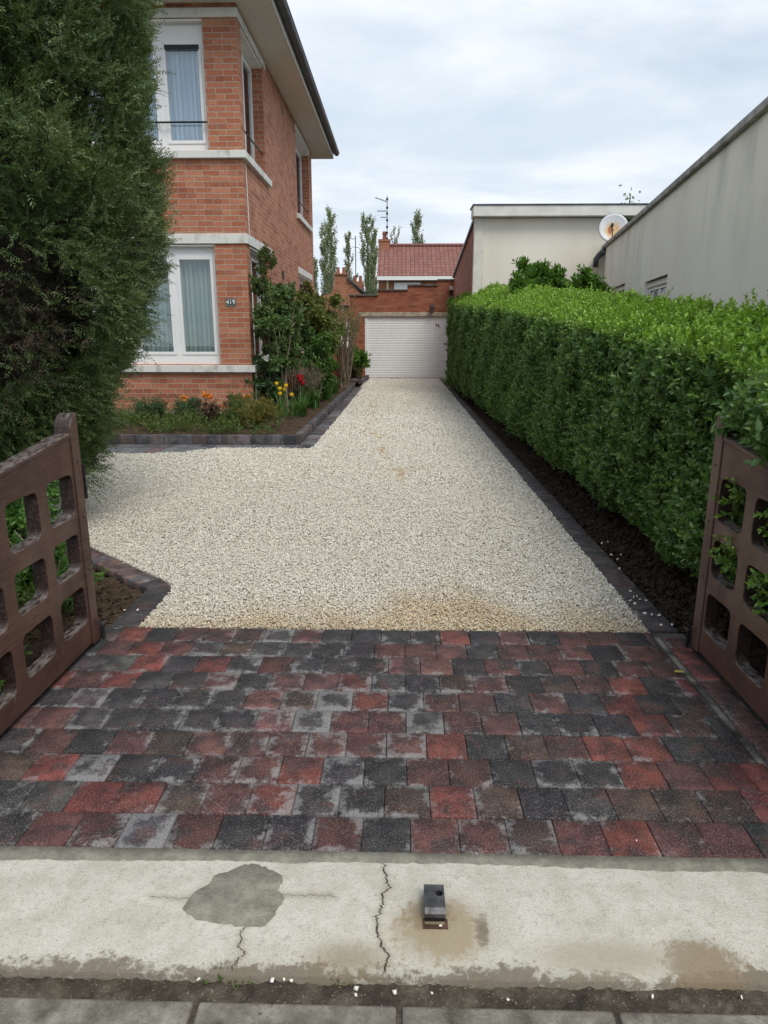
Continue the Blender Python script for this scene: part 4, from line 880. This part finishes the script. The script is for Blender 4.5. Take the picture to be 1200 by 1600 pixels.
for k in range(230):
    a=r.uniform(-PI*.8,PI*.4); z=r.uniform(.5,4.5); c=Vector((YC[0]+r.uniform(-.3,.3),YC[1]+r.uniform(-.3,.3),z)); q=1.25*float(yew_r(z+.3))
    tip=Vector((YC[0]+q*math.cos(a),YC[1]+q*.9*math.sin(a),z+r.uniform(.0,.6))); mid=(c+tip)/2+Vector((r.uniform(-.1,.1),r.uniform(-.1,.1),r.uniform(-.15,.1)))
    m.tube([c,mid,tip],[.022,.013,.004],5,cap=False)
m.build('branches',BARK,yew)
n=800; P=np.array([-2.78,4.95,1.70])+rng.normal(size=(n,3))*np.array([.26,.22,.30]); v,f,t,i=shoots(P,rng.normal(size=(n,3))+np.array([.3,-.5,.1]),6,rng.uniform(.08,.2,n),.034,.008,ang=48,twist=False,kind='needle')
npmesh('dead_sprays',v,f,leaf_mat('dead_brown_needles',[(.024,.016,.011),(.045,.030,.018),(.075,.052,.030)],.7,.1),yew)
V=[];F=[]; na,nz=40,28      # dark core added so the hollow in the crown stays shaded
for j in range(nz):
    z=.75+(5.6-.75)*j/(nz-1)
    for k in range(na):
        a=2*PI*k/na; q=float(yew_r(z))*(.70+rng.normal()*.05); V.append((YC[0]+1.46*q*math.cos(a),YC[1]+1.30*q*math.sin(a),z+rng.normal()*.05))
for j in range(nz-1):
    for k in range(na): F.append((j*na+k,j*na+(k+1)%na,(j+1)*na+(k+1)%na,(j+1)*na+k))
npmesh('yew_core',V,F,plain('dark_yew_core',(.020,.018,.013),.95,var=.5,scale=20,bump=1.),yew)

# --- generic shrub
def shrub(name,label,catg,base,H,rx,ry,nst,mat,stemmat,leafL,leafW,nleaf,crown0=.4,seed=1,K=4,ln=.12,tint=(0,.3),bare=.0,group=None,stem_r=.012,topheavy=0,jit=.5):
    r=np.random.default_rng(seed); t=thing(name,label,catg,base,group); m=MB(); P=[];D=[];b=np.array(base,float)
    per=max(1,nleaf//(nst*5))
    for k in range(nst):
        a=r.uniform(0,2*PI); q=math.sqrt(r.uniform(.05,1)); tip=b+np.array([rx*q*math.cos(a),ry*q*math.sin(a),H*r.uniform(.72,1.0)*(1-.25*q*q)])
        p0=b+np.array([r.uniform(-.08,.08)*rx*3,r.uniform(-.08,.08)*ry*3,-.03]); mid=(p0+tip)/2+r.normal(size=3)*np.array([rx*.18,ry*.18,.03]); mid[:2]=mid[:2]*.75+p0[:2]*.25
        T=np.linspace(0,1,7)[:,None]; path=p0*(1-T)**2+2*mid*T*(1-T)+tip*T**2; path[1:-1]+=r.normal(size=(5,3))*.012
        m.tube([tuple(q_) for q_ in path],[stem_r*(1-.75*i/6) for i in range(7)],5,cap=False)
        for j in range(5):
            s=r.uniform(crown0,1.0); c=p0*(1-s)**2+2*mid*s*(1-s)+tip*s*s
            tw=unit(r.normal(size=3)*np.array([1,1,.5])+np.array([0,0,.5])); tl=r.uniform(.10,.28)*min(1,H); e_=c+tw*tl
            m.tube([tuple(c),tuple(e_)],[stem_r*.4,stem_r*.15],4,cap=False)
            u=r.uniform(.2,1.05,per)[:,None]; P.append(c+(e_-c)*u+r.normal(size=(per,3))*.03); D.append(tw+r.normal(size=(per,3))*.7+np.array([0,0,.3]))
    m.build('stems',stemmat,t)
    if nleaf:
        P=np.concatenate(P);D=np.concatenate(D); n=len(P); v,f,tt_,i=shoots(P,D,K,ln*r.uniform(.7,1.2,n),leafL,leafW,jit=.4)
        hz=np.clip((v[:,2]-base[2])/H,0,1); npmesh('foliage',v,f,mat,t,{'tint':('FLOAT',np.clip(tint[0]+(tint[1]-tint[0])*hz**2+r.normal(size=n)[i]*.12,0,1))})
    return t
BZ=.09
shrub('climbing_rose','climbing rose with reddish tips trained up the house corner to the lintel','rose',(-2.55,13.75,BZ),3.3,.24,.5,11,ROSE_L,BARK,.062,.044,1400,.36,21,3,.10,(.0,.55),stem_r=.016)
shrub('rose_bush','tall leggy rose bush with pale bare stems beside the house corner','rose bush',(-2.30,13.6,BZ),2.75,.55,.6,11,ROSE_L,TWIG,.066,.046,1500,.46,22,3,.10,(-.1,.12),stem_r=.022)
shrub('camellia_bush','dark glossy leaved bush against the brick wall behind the rose','bush',(-2.35,15.3,BZ),2.7,.40,.7,9,DARK_L,BARK,.080,.048,900,.45,23,3,.10,stem_r=.018)
shrub('olive_green_bush','large olive green bush with yellowish tips in the middle of the house bed','bush',(-2.05,16.9,BZ),2.75,.60,1.0,20,OLIVE_L,TWIG,.078,.040,3000,.36,24,4,.14,(.0,.75),stem_r=.016)
shrub('leafy_bush','green bush with large leaves low between rose and bare stemmed shrub','bush',(-1.92,15.6,BZ),1.75,.45,.8,10,GREEN_L,TWIG,.078,.05,1100,.3,25,3,.12,stem_r=.014)
shrub('bare_shrub','grey brown shrub of bare upright stems near the garage','shrub',(-1.58,19.8,BZ),2.6,.50,.8,60,OLIVE_L,TWIG,.05,.028,240,.75,26,3,.10,(.2,.7),stem_r=.016)
shrub('twiggy_perennial','tangle of grey dry twigs at the foot of the bushes','plant',(-1.98,14.6,BZ),1.0,.40,.8,60,GREY_L,TWIG,.04,.010,520,.3,27,5,.10,stem_r=.008)
shrub('laurel_bush','bright green low bush in the raised bed by the garage door','bush',(-1.62,24.2,.06),1.05,.42,.5,14,FRESH_L,GREENSTEM,.13,.05,420,.25,28,4,.16,stem_r=.014)
shrub('maroon_perennial','low maroon leaved plant under the bright green bush by the garage','plant',(-1.66,23.5,.06),.42,.30,.25,10,MAROON_L,MAROON_L,.08,.04,160,.2,29,3,.10,stem_r=.008)
shrub('dark_corner_plant','dark leaved plant at the base of the brick corner beside the pale pipe','plant',(-2.52,13.55,BZ),1.15,.22,.35,10,DARK_L,BARK,.08,.045,420,.25,30,3,.10,stem_r=.010)
# white rose blooms near the corner
wb=thing('white_rose_cluster','cluster of white roses at sill height beside the brick corner','flowers',(-2.45,13.35,.9))
v,f=leaf_geo(np.array([-2.48,13.3,1.12])+rng.normal(size=(60,3))*np.array([.032,.028,.02]),rand_unit(60)+np.array([0,-.5,.5]),rand_unit(60),.05,.045); npmesh('petals',v,f,WHITEP,wb)
m=MB(); m.tube([(-2.5,13.5,.1),(-2.46,13.4,.6),(-2.45,13.35,1.1)],.008,5); m.build('stem',GREENSTEM,wb)
# strap-leaved clumps
def clump(name,label,catg,base,n,L,W,mat,seed,lean=.8,group=None):
    r=np.random.default_rng(seed); t=thing(name,label,catg,base,group); V=[];F=[];o_=0
    for k in range(n):
        a=r.uniform(0,2*PI); l=L*r.uniform(.6,1.1); ln=r.uniform(.15,lean); p0=np.array(base)+np.array([r.normal()*.05,r.normal()*.05,-.01]); w=W*r.uniform(.7,1.2); sd=np.array([-math.sin(a),math.cos(a),0])*w/2
        for j in range(6):
            s=j/5; c=p0+np.array([math.cos(a),math.sin(a),0])*l*ln*s**1.6+np.array([0,0,1])*l*(s-.55*ln*s**2.6); q=sd*(1-s**2.5)*(.6+.4*min(1,s*3)); V+=[c-q,c+q]
        for j in range(5): F.append((o_+2*j,o_+2*j+1,o_+2*j+3,o_+2*j+2))
        o_+=12
    npmesh('leaves',V,F,mat,t); return t
for i,(x,y,n,L,lab) in enumerate(((-1.86,13.0,46,.55,'green strap leaved clump beside the yellow tulips'),(-1.78,14.4,60,.62,'broad green strap leaved clump behind the tulips near the kerb'),(-1.72,16.2,60,.66,'largest bright strap leaved clump in the middle of the kerb side'),(-1.70,17.9,46,.60,'strap leaved clump under the olive green bush'),(-1.66,20.2,30,.5,'strap leaved clump at the far end of the kerb by the bare shrub'),(-2.25,13.1,30,.6,'narrow leaved dark clump beneath the rose bush'))):
    clump('strap_leaf_plant',lab,'plant',(x,y,BZ),n,L,.035 if i<5 else .02,BLADE_L if i<5 else GREEN_L,40+i,.85,'strap leaved plants in the house bed')
# tulips
def tulip(x,y,h,mat,label,grp,name,sc=1.):
    t=thing(name,label,'flower',(x,y,BZ),grp); dx,dy=random.uniform(-.05,.05),random.uniform(-.05,.05)
    m=MB(); m.tube([(x,y,BZ),(x+dx*.5,y+dy*.5,BZ+h*.55),(x+dx,y+dy,BZ+h)],.006,5); m.build('stem',GREENSTEM,t)
    m=MB(); top=(x+dx,y+dy,BZ+h); m.lathe([(.0,-.005),(.028*sc,.008),(.038*sc,.035*sc),(.030*sc,.075*sc)],top,8)
    o=m.build('bloom',mat,t,smooth=True)
    me=o.data
    for k in range(8):
        if k%2: me.vertices[k*4+3].co.z-=.022*sc
    v,f=leaf_geo(np.array([[x,y,BZ]]*3),rng.normal(size=(3,3))*.5+np.array([0,0,1.2]),rand_unit(3),np.full(3,h*.8),np.full(3,.035)); npmesh('leaf',v,f,BLADE_L,t)
for i,(x,y,h) in enumerate(((-2.16,12.55,.50),(-2.20,12.7,.58),(-2.10,12.75,.47),(-2.08,12.6,.55),(-2.13,12.5,.42),(-1.93,12.5,.40))):
    tulip(x,y,h,YELLOW,'yellow tulip beside the pale rose stem in the house bed' if i<5 else 'yellow tulip standing apart from the yellow cluster near the kerb','yellow tulips' ,'yellow_tulip',.95)
for i,(x,y,h) in enumerate(((-1.95,13.75,.56),(-1.90,13.85,.50),(-1.98,13.9,.60),(-1.92,13.7,.62))):
    tulip(x,y,h,REDP,'dark red tulip in the red cluster above the yellow tulips','red tulips','red_tulip',1.35)
# front bed planting
P=np.stack([rng.uniform(-5.9,-1.75,1500),rng.uniform(10.55,12.9,1500),np.full(1500,BZ)],1)
k=(P[:,0]<-2.3+.25*np.sin(P[:,1]*9))|(P[:,1]<11.6)&(P[:,0]<-1.95); den=np.sin(P[:,0]*6.3)+np.sin(P[:,0]*2.9+P[:,1]*5)+rng.normal(size=1500)*.7; P=P[k&(den>-.35)]; n=len(P)
v,f,t,i=shoots(P,rng.normal(size=(n,3))*.5+np.array([0,0,1]),5,rng.uniform(.10,.30,n),.075,.022,jit=.5); o=npmesh('ground_cover',v,f,WEED_L); o['kind']='stuff'; tag(o,'low mixed green ground cover in the front house bed','ground cover')
for x,y,rr,lab in ((-4.35,12.3,.30,'dark green rounded mound plant by the brick base on the left'),(-3.75,12.45,.22,'smaller dark green mound plant by the brick base'),):
    shrub('mound_plant',lab,'plant',(x,y,BZ),.38,rr,rr*.8,22,DARK_L,GREENSTEM,.04,.012,500,.3,int(-x*100),5,.08,group='mound plants')
for x,y,lab in ((-2.28,11.25,'yellowing feathery plant at the right end of the front bed'),(-2.62,11.7,'taller yellow green feathery plant near the house corner')):
    shrub('feathery_plant',lab,'plant',(x,y,BZ),.42 if x>-2.5 else .55,.28,.25,24,YELLOWG_L if x>-2.5 else WEED_L,GREENSTEM,.05,.010,420,.2,int(-x*77),5,.09,group='feathery plants')
for x,y,h,lab in ((-3.32,11.9,.40,'dark red stalked plant left of centre in the front bed'),(-3.10,11.7,.36,'shorter dark red stalked plant beside the other dark stalks'),(-2.92,12.2,.46,'dark red bushy stalk under the white sill')):
    shrub('dark_stalk_plant',lab,'plant',(x,y,BZ),h,.07,.07,5,MAROON_L,MAROON_L,.05,.022,70,.3,int(-x*91),3,.07,group='dark stalks',stem_r=.006)
def wallflower(x,y,h,label):
    t=thing('orange_wallflower',label,'flower',(x,y,BZ),'orange flowers in the front bed'); m=MB()
    for k in range(3): m.tube([(x,y,BZ),(x+random.uniform(-.05,.05),y+random.uniform(-.05,.05),BZ+h*random.uniform(.85,1.05))],.005,4)
    m.build('stem',GREENSTEM,t)
    n=26; v,f=leaf_geo(np.array([x,y,BZ+h])+rng.normal(size=(n,3))*np.array([.028,.026,.018]),rand_unit(n)+np.array([0,-.3,.6]),rand_unit(n),.05,.045); npmesh('petals',v,f,ORANGE,t)
    n=14; v,f=leaf_geo(np.array([x,y,BZ+h*.4])+rng.normal(size=(n,3))*np.array([.04,.04,.05]),rand_unit(n)+np.array([0,0,.6]),rand_unit(n),.07,.018); npmesh('leaf',v,f,GREEN_L,t)
for x,y,h,lab in ((-3.88,12.6,.36,'orange flower head leftmost above the dark mound plant'),(-3.50,12.6,.40,'orange flower head second from the left in the front bed'),(-2.95,12.75,.30,'small orange flower right of the dark stalks'),(-2.76,12.7,.36,'brightest orange flower near the house corner'),(-2.62,12.6,.26,'lowest orange flower at the brick corner'),(-3.44,12.75,.36,'paler orange flower touching the brick base')): wallflower(x,y,h,lab)
# bushes beyond the hedge
shrub('tall_laurel_bush','fresh green leafy bush rising above the far hedge in front of the annexe','bush',(2.55,13.8,0),3.0,.70,.6,26,FRESH_L,GREENSTEM,.12,.05,2600,.78,61,4,.17,stem_r=.018,group='bushes beyond the hedge')
shrub('tall_laurel_bush','smaller fresh green bush above the hedge beside the pink downpipe','bush',(3.38,13.6,0),2.85,.36,.5,16,FRESH_L,GREENSTEM,.12,.05,1100,.78,62,4,.17,stem_r=.018,group='bushes beyond the hedge')
shrub('sapling','sapling with broad leaves in front of the larger wall window','sapling',(3.12,8.6,0),2.30,.16,.2,5,FRESH_L,GREENSTEM,.085,.038,120,.78,63,4,.15,stem_r=.010,group='saplings by the wall')
shrub('sapling','thin sapling with yellow green leaves past the larger wall window','sapling',(3.02,7.7,0),2.08,.20,.25,5,FRESH_L,GREENSTEM,.08,.035,110,.78,64,4,.13,stem_r=.010,group='saplings by the wall')
# planting behind the gate by the yew
for x,y,h,s_,lab in ((-2.1,3.75,.62,71,'low green bush seen through the upper openings of the gate by the yew'),(-2.05,3.1,.45,72,'small leafy plant behind the middle of the gate by the yew'),(-1.95,2.6,.40,73,'low leafy plant behind the hinge end of the gate by the yew'),(-2.6,4.5,.70,74,'bush under the skirt of the yew behind the gate by the yew'),(-2.05,4.05,.22,75,'little weed plant on the soil right beside the gate by the yew')):
    shrub('low_shrub',lab,'shrub',(x,y,0),h,.30 if h>.3 else .14,.30 if h>.3 else .14,12,GREEN_L if s_!=72 else WEED_L,TWIG,.05,.028,520 if h>.3 else 90,.2,s_,4,.09,group='low shrubs behind the gate by the yew',stem_r=.008)

# ------------------------------------------------------------------ timber gates
def rrect(u0,u1,z0,z1,r,n=5):
    pts=[]
    for cx_,cz_,a0 in ((u1-r,z1-r,0),(u0+r,z1-r,90),(u0+r,z0+r,180),(u1-r,z0+r,270)):
        for k in range(n+1):
            a=math.radians(a0+90*k/n); pts.append((cx_+r*math.cos(a),cz_+r*math.sin(a)))
    return pts
def ztop(u): # top rail falls from the free end towards the hinge in a slow curve
    s=(3.30-u)/1.5; return 1.10-.19*s+.05*s*s
def gate(name,label,X,sg,foot,y_free,mirror):
    """leaf in plane x=X, thickness away from the drive (sg), from y_free back towards the road"""
    t=thing(name,label,'gate',(X,2.7,0)); T=.065
    fn=lambda u,z,d:(X+sg*d,u+(y_free-3.42),z)
    m=MB(); cols=[(3.064,3.313),(2.719,2.976),(2.374,2.631),(2.029,2.286)]; E=[3.335,3.02,2.675,2.33,1.98]
    V=[];F=[]
    bm=bmesh.new()
    rows=[(.722,.93),(.447,.632),(.160,.357)]
    # tiled cells: each cell is a quad ring between its outer rectangle and its rounded opening
    def cell(u0,u1,z00,z01,z10,z11,hole):
        # corners: (u0,z00),(u1,z01) bottom ; (u1,z11),(u0,z10) top
        h=rrect(*hole,.036); n=len(h)
        # outer ring points projected by angle sectors
        per=[]
        hu,hz=(hole[0]+hole[1])/2,(hole[2]+hole[3])/2
        k=n//4
        corners=[(u1,z11),(u0,z10),(u0,z00),(u1,z01)]
        for d in (0,T):
            hv=[bm.verts.new(fn(u,z,d)) for u,z in h]; cv=[bm.verts.new(fn(u,z,d)) for u,z in corners]
            for c in range(4):
                seg=[hv[c*k+j] for j in range(k)]
                for j in range(k-1): bm.faces.new((cv[c],seg[j],seg[j+1]))
                nx=(c+1)%4; bm.faces.new((cv[c],hv[c*k+k-1],hv[(nx*k)%n],cv[nx]))
            if d==0: H0=hv
            else:
                for j in range(n): bm.faces.new((H0[j],H0[(j+1)%n],hv[(j+1)%n],hv[j]))
    for c,(u0,u1) in enumerate(cols):
        dz=-.012*c; a,b_=E[c+1],E[c]; zl=[.55-.0,.40-.0]
        zb=[.03,.40+dz,.675+dz]; zt=[.40+dz,.675+dz,None]
        for r_,(h0,h1) in enumerate(rows):
            top0=ztop(a) if r_==0 else (.675+dz if r_==1 else .40+dz); top1=ztop(b_) if r_==0 else top0; bot=.675+dz if r_==0 else (.40+dz if r_==1 else .03)
            h1e=h1+dz+(0 if r_ else -.02*c*0)
            cell(a,b_,bot,bot,top0,top1,(u0,u1,h0+dz,h1e))
    # outer skins: top, bottom
    def strip_(pts,):
        for (p,q) in zip(pts,pts[1:]):
            a0=bm.verts.new(fn(*p,0)); a1=bm.verts.new(fn(*q,0)); b1=bm.verts.new(fn(*q,T)); b0=bm.verts.new(fn(*p,T)); bm.faces.new((a0,a1,b1,b0))
    strip_([(u,ztop(u)) for u in E]); strip_([(u,.03) for u in E]); strip_([(E[-1],.03),(E[-1],ztop(E[-1]))])
    bmesh.ops.remove_doubles(bm,verts=bm.verts,dist=1e-4); bmesh.ops.recalc_face_normals(bm,faces=bm.faces)
    me=bpy.data.meshes.new('leaf_panel'); bm.to_mesh(me); bm.free()
    for v in me.vertices: v.co-=Vector((X,2.7,0))
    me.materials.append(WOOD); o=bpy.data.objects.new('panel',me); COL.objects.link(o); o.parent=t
    b=o.modifiers.new('bevel','BEVEL'); b.width=.006; b.segments=2; b.limit_method='ANGLE'; b.angle_limit=math.radians(50)
    # closing stile with rounded horn
    m=MB(); zt=1.215; prof=[(3.337,.02),(3.425,.02),(3.425,zt)]+[(3.337+.088*(1-k/8),1.10+(zt-1.10)*math.sqrt(max(0,1-(k/8)**2))) for k in range(1,9)]
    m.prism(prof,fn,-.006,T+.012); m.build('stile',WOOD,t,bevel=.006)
    # weathered capping board on the top rail
    m=MB(); us=[3.336]+E[1:]; 
    for p,q in zip(us,us[1:]): m.prism([(q,ztop(q)+.001),(p,ztop(p)+.001),(p,ztop(p)+.020),(q,ztop(q)+.020)],fn,-.004,T+.012)
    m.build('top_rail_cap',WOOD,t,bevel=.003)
    # small screws on the stile
    for z in (.98,.70,.42,.14): 
        m=MB(); c=fn(3.38,z,-.006); m.tube([c,(c[0]-sg*.003,c[1],c[2])],.005,8); m.build('screw',BLACK,t)
    return t,fn,T
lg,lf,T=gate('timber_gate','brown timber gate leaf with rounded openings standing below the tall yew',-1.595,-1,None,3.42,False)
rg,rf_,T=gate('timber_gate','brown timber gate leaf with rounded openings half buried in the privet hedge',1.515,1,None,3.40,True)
# lock plate and keeps on the left stile
m=MB(); m.prism([(3.427,.78),(3.445,.78),(3.445,.96),(3.427,.96)],lf,-.012,T*.7); m.build('lock_case',BLACK,lg,bevel=.004)
m=MB(); m.prism([(3.427,.62),(3.433,.62),(3.433,1.02),(3.427,1.02)],lf,.012,.035); m.build('lock_plate',DARKRUST,lg)
# drop bolts at the foot of both leaves
for root,fn,sgn in ((lg,lf,1),(rg,rf_,1)):
    m=MB(); m.prism([(3.428,.01),(3.475,.01),(3.475,.11),(3.428,.14)],fn,.005,.05); m.tube([fn(3.452,.0,-.012),fn(3.452,.09,-.012),fn(3.452,.105,-.03),fn(3.40,.11,-.03)],.009,8); m.build('drop_bolt',RUSTMETAL if root is lg else BLACK,root,bevel=.003)

# gate stop set in the apron
gs=thing('gate_stop','worn steel gate stop with a round hole set in the concrete apron','gate stop',(.10,1.64,0))
m=MB(); w=.029; x0,x1=.104-w,.104+w; y0,y1=1.600,1.685; zt=.040; hx,hy,hr=.118,1.652,.0105
an_=sorted([2*PI*k/20 for k in range(20)]+[math.atan2(v-hy,u-hx)%(2*PI) for u in (x0,x1) for v in (y0,y1)]); n=len(an_)
ring=[(hx+hr*math.cos(a_),hy+hr*math.sin(a_)) for a_ in an_]; outer=[]
for a_ in an_:
    c,s_=math.cos(a_),math.sin(a_); q=min(((x1-hx) if c>0 else (hx-x0))/max(abs(c),1e-9),((y1-hy) if s_>0 else (hy-y0))/max(abs(s_),1e-9)); outer.append((hx+c*q,hy+s_*q))
m.add([(x,y,zt) for x,y in ring]+[(x,y,zt) for x,y in outer],[(i,(i+1)%n,(i+1)%n+n,i+n) for i in range(n)])
m.add([(x,y,zt) for x,y in ring]+[(x,y,zt-.012) for x,y in ring],[(i,(i+1)%n,(i+1)%n+n,i+n) for i in range(n)])
for sx_ in (x0,x1): m.add([(sx_,y0,.0),(sx_,y1,0),(sx_,y1,zt),(sx_,y0,zt),(sx_,1.586,.031),(sx_,1.584,.022),(sx_,y0,.022)],[(0,1,2,3),(3,4,5,6)])
m.quad((x0,y1,0),(x1,y1,0),(x1,y1,zt),(x0,y1,zt))
for (a_,za),(b_,zb) in (((y0,zt),(1.586,.031)),((1.586,.031),(1.584,.020)),((1.584,.020),(1.60,.020))): m.quad((x0,a_,za),(x1,a_,za),(x1,b_,zb),(x0,b_,zb))
m.build('stop_plate',RUSTMETAL,gs)
m=MB(); m.box(x0+.002,x1-.002,1.592,1.683,.0005,.026); m.build('stop_socket',plain('dark_socket',(.012,.010,.009),.9),gs)
m=MB(); m.box(x0-.006,x1+.006,1.566,1.580,-.01,.003); m.box(x0-.006,x0+.001,1.580,1.600,-.01,.003); m.box(x1-.001,x1+.006,1.580,1.600,-.01,.003); m.build('socket_plate',DARKRUST,gs)

gs.location.y+=.035
# ------------------------------------------------------------------ stray stones, weeds, fallen leaf
def stone(x,y,z,s,label,grp):
    v,f,_=pebbles(np.array([x]),np.array([y]),np.array([z]),np.array([s]),np.zeros(1)); o=npmesh('stray_stone',v,f,STONE,attrs={'stain':('FLOAT',np.zeros(8))}); tag(o,label,'stone',grp)
for x,y in [(1.557,4.987),(1.573,4.883),(1.523,4.669),(1.462,4.234),(1.447,4.123),(1.411,4.069),(1.474,4.146),(1.476,4.092),(1.421,4.017),(1.508,4.072),(1.433,3.869),(1.464,3.85),(1.505,3.842),(1.528,3.705),(1.467,3.703),(1.567,5.278),(1.626,5.314),(1.628,4.989)]:
    stone(x,y,.007,random.uniform(.018,.028),'cream gravel stone strayed onto the dark edging or soil beside the hedge','stones strayed right')
for x,y in [(-.511,1.444),(-.321,1.445),(-.292,1.448),(-.272,1.446),(-.212,1.45),(-.104,1.427),(-.104,1.409),(-.006,1.42),(.087,1.419),(.276,1.406),(.639,1.423),(.861,1.425)]:
    stone(x,y,-.013,random.uniform(.010,.016),'small cream stone lying in the mossy gutter strip','stones in the gutter strip')
stone(.118,1.607,.007,.011,'small cream stone in front of the steel gate stop','stones on the apron')
stone(.77,1.96,.006,.008,'tiny white stone on a dark block near the cement fillet','stones on the paving'); stone(.247,1.884,.009,.007,'tiny white chip on the cement fillet','stones on the apron')
for x,y in ((-1.623,3.844),(-1.547,3.846)): stone(x,y,.008,.018,'cream stone on the dark edging beside the gate bed','stones strayed left')
v,f=leaf_geo(np.array([[1.325,3.135,.006]]),np.array([[1.,.1,.05]]),np.array([[0.,0,1]]),np.array([.06]),np.array([.026]),.15,.1); tag(npmesh('fallen_leaf',v,f,petal('fallen_yellow_leaf',(.62,.52,.10))),'yellow fallen leaf lying on the dark blocks near the gate in the hedge','leaf')
for x,y,s_,lab in ((-.47,1.455,.05,'green weed tuft below the cement patch crack'),(-.41,1.44,.032,'tiny weed tuft just beside the larger weed'),(-.155,1.452,.035,'weed tuft at the foot of the apron crack'),(.02,1.455,.025,'tiny weed at the slab joint under the gate stop')):
    t=thing('weed',lab,'weed',(x,y,-.02),'weeds in the gutter strip'); n=int(420*s_+8); v,f=leaf_geo(np.array([x,y,-.018])+rng.normal(size=(n,3))*np.array([s_*.5,s_*.2,.001]),rng.normal(size=(n,3))*.7+np.array([0,-.1,.8]),rand_unit(n),rng.uniform(.4,1,n)*s_*.6,s_*.14); npmesh('leaves',v,f,WEED_L,t)

# ------------------------------------------------------------------ light, sky, camera
SUN_EL,SUN_AZ=55,148     # degrees; azimuth clockwise from +Y
w=bpy.data.worlds.new('World'); S.world=w; w.use_nodes=True; nt=w.node_tree; nt.nodes.clear()
N_=nt.nodes.new; Lk=nt.links.new
out=N_('ShaderNodeOutputWorld'); bg=N_('ShaderNodeBackground'); bg.inputs[1].default_value=.1; Lk(bg.outputs[0],out.inputs[0])
sky=N_('ShaderNodeTexSky'); sky.sky_type='NISHITA'; sky.sun_disc=False; sky.sun_elevation=math.radians(SUN_EL); sky.sun_rotation=math.radians(SUN_AZ); sky.air_density=1.2; sky.dust_density=2.0
tc=N_('ShaderNodeTexCoord'); sp=N_('ShaderNodeSeparateXYZ'); Lk(tc.outputs[0],sp.inputs[0])
def mth(op,a,b=0.):
    n=N_('ShaderNodeMath'); n.operation=op
    for i,v in enumerate((a,b)):
        if isinstance(v,bpy.types.NodeSocket): Lk(v,n.inputs[i])
        else: n.inputs[i].default_value=v
    return n.outputs[0]
zz=mth('ADD',mth('MAXIMUM',sp.outputs[2],0.),.16); cb=N_('ShaderNodeCombineXYZ'); Lk(mth('DIVIDE',sp.outputs[0],zz),cb.inputs[0]); Lk(mth('DIVIDE',sp.outputs[1],zz),cb.inputs[1]); cb.inputs[2].default_value=3.3
def nz(scale,detail,rough,off,dist=0.3):
    mp=N_('ShaderNodeMapping'); mp.inputs[1].default_value=off; mp.inputs[3].default_value=(1,1.5,1); Lk(cb.outputs[0],mp.inputs[0])
    n=N_('ShaderNodeTexNoise'); n.inputs['Scale'].default_value=scale; n.inputs['Detail'].default_value=detail; n.inputs['Roughness'].default_value=rough; n.inputs['Distortion'].default_value=dist; Lk(mp.outputs[0],n.inputs['Vector']); return n.outputs[0]
def rng_(v,a,b,c,d):
    n=N_('ShaderNodeMapRange'); n.interpolation_type='SMOOTHSTEP'; Lk(v,n.inputs[0])
    for i,q in enumerate((a,b,c,d)): n.inputs[i+1].default_value=q
    return n.outputs[0]
def mixc(f,a,b):
    n=N_('ShaderNodeMix'); n.data_type='RGBA'
    for sk,v in ((n.inputs[0],f),(n.inputs[6],a),(n.inputs[7],b)):
        if isinstance(v,bpy.types.NodeSocket): Lk(v,sk)
        else: sk.default_value=(*v,1) if hasattr(v,'__len__') else v
    return n.outputs[2]
CB=1.0
cl=mixc(rng_(nz(.9,8,.55,(1.7,.4,0)),.34,.66,0,1),(4.9*CB,5.55*CB,6.3*CB),(6.6*CB,6.95*CB,7.35*CB))
cl=mixc(rng_(nz(2.6,7,.6,(5.2,2.4,0)),.42,.72,0,.5),cl,(4.4*CB,5.2*CB,6.2*CB))
cov=rng_(nz(.55,6,.55,(.3,2.2,0)),.30,.52,.62,1.)
Lk(mixc(cov,sky.outputs[0],cl),bg.inputs[0])
sd=bpy.data.lights.new('sun','SUN'); sd.energy=1.5; sd.angle=math.radians(28); sd.color=(1,.94,.85); so=bpy.data.objects.new('sun',sd); COL.objects.link(so)
az=math.radians(SUN_AZ); el=math.radians(SUN_EL); dv=Vector((math.sin(az)*math.cos(el),math.cos(az)*math.cos(el),math.sin(el))); so.rotation_euler=(-dv).to_track_quat('-Z','Y').to_euler()
F_=1100.; pitch=math.atan(282/F_); yaw=math.atan(27/F_*math.cos(pitch))
cd=bpy.data.cameras.new('camera'); cd.sensor_fit='VERTICAL'; cd.sensor_height=24; cd.lens=24*F_/1600; cd.clip_start=.05; cd.clip_end=2000
co=bpy.data.objects.new('camera',cd); COL.objects.link(co); co.location=(0,0,1.6); co.rotation_euler=(PI/2-pitch,0,yaw); S.camera=co
vs_=S.view_settings; vs_.view_transform='Standard'; vs_.look='None'; vs_.exposure=.56; vs_.gamma=1
S.render.resolution_x=768; S.render.resolution_y=1024
S.cycles.max_bounces=8; S.cycles.transparent_max_bounces=12; S.cycles.use_denoising=True
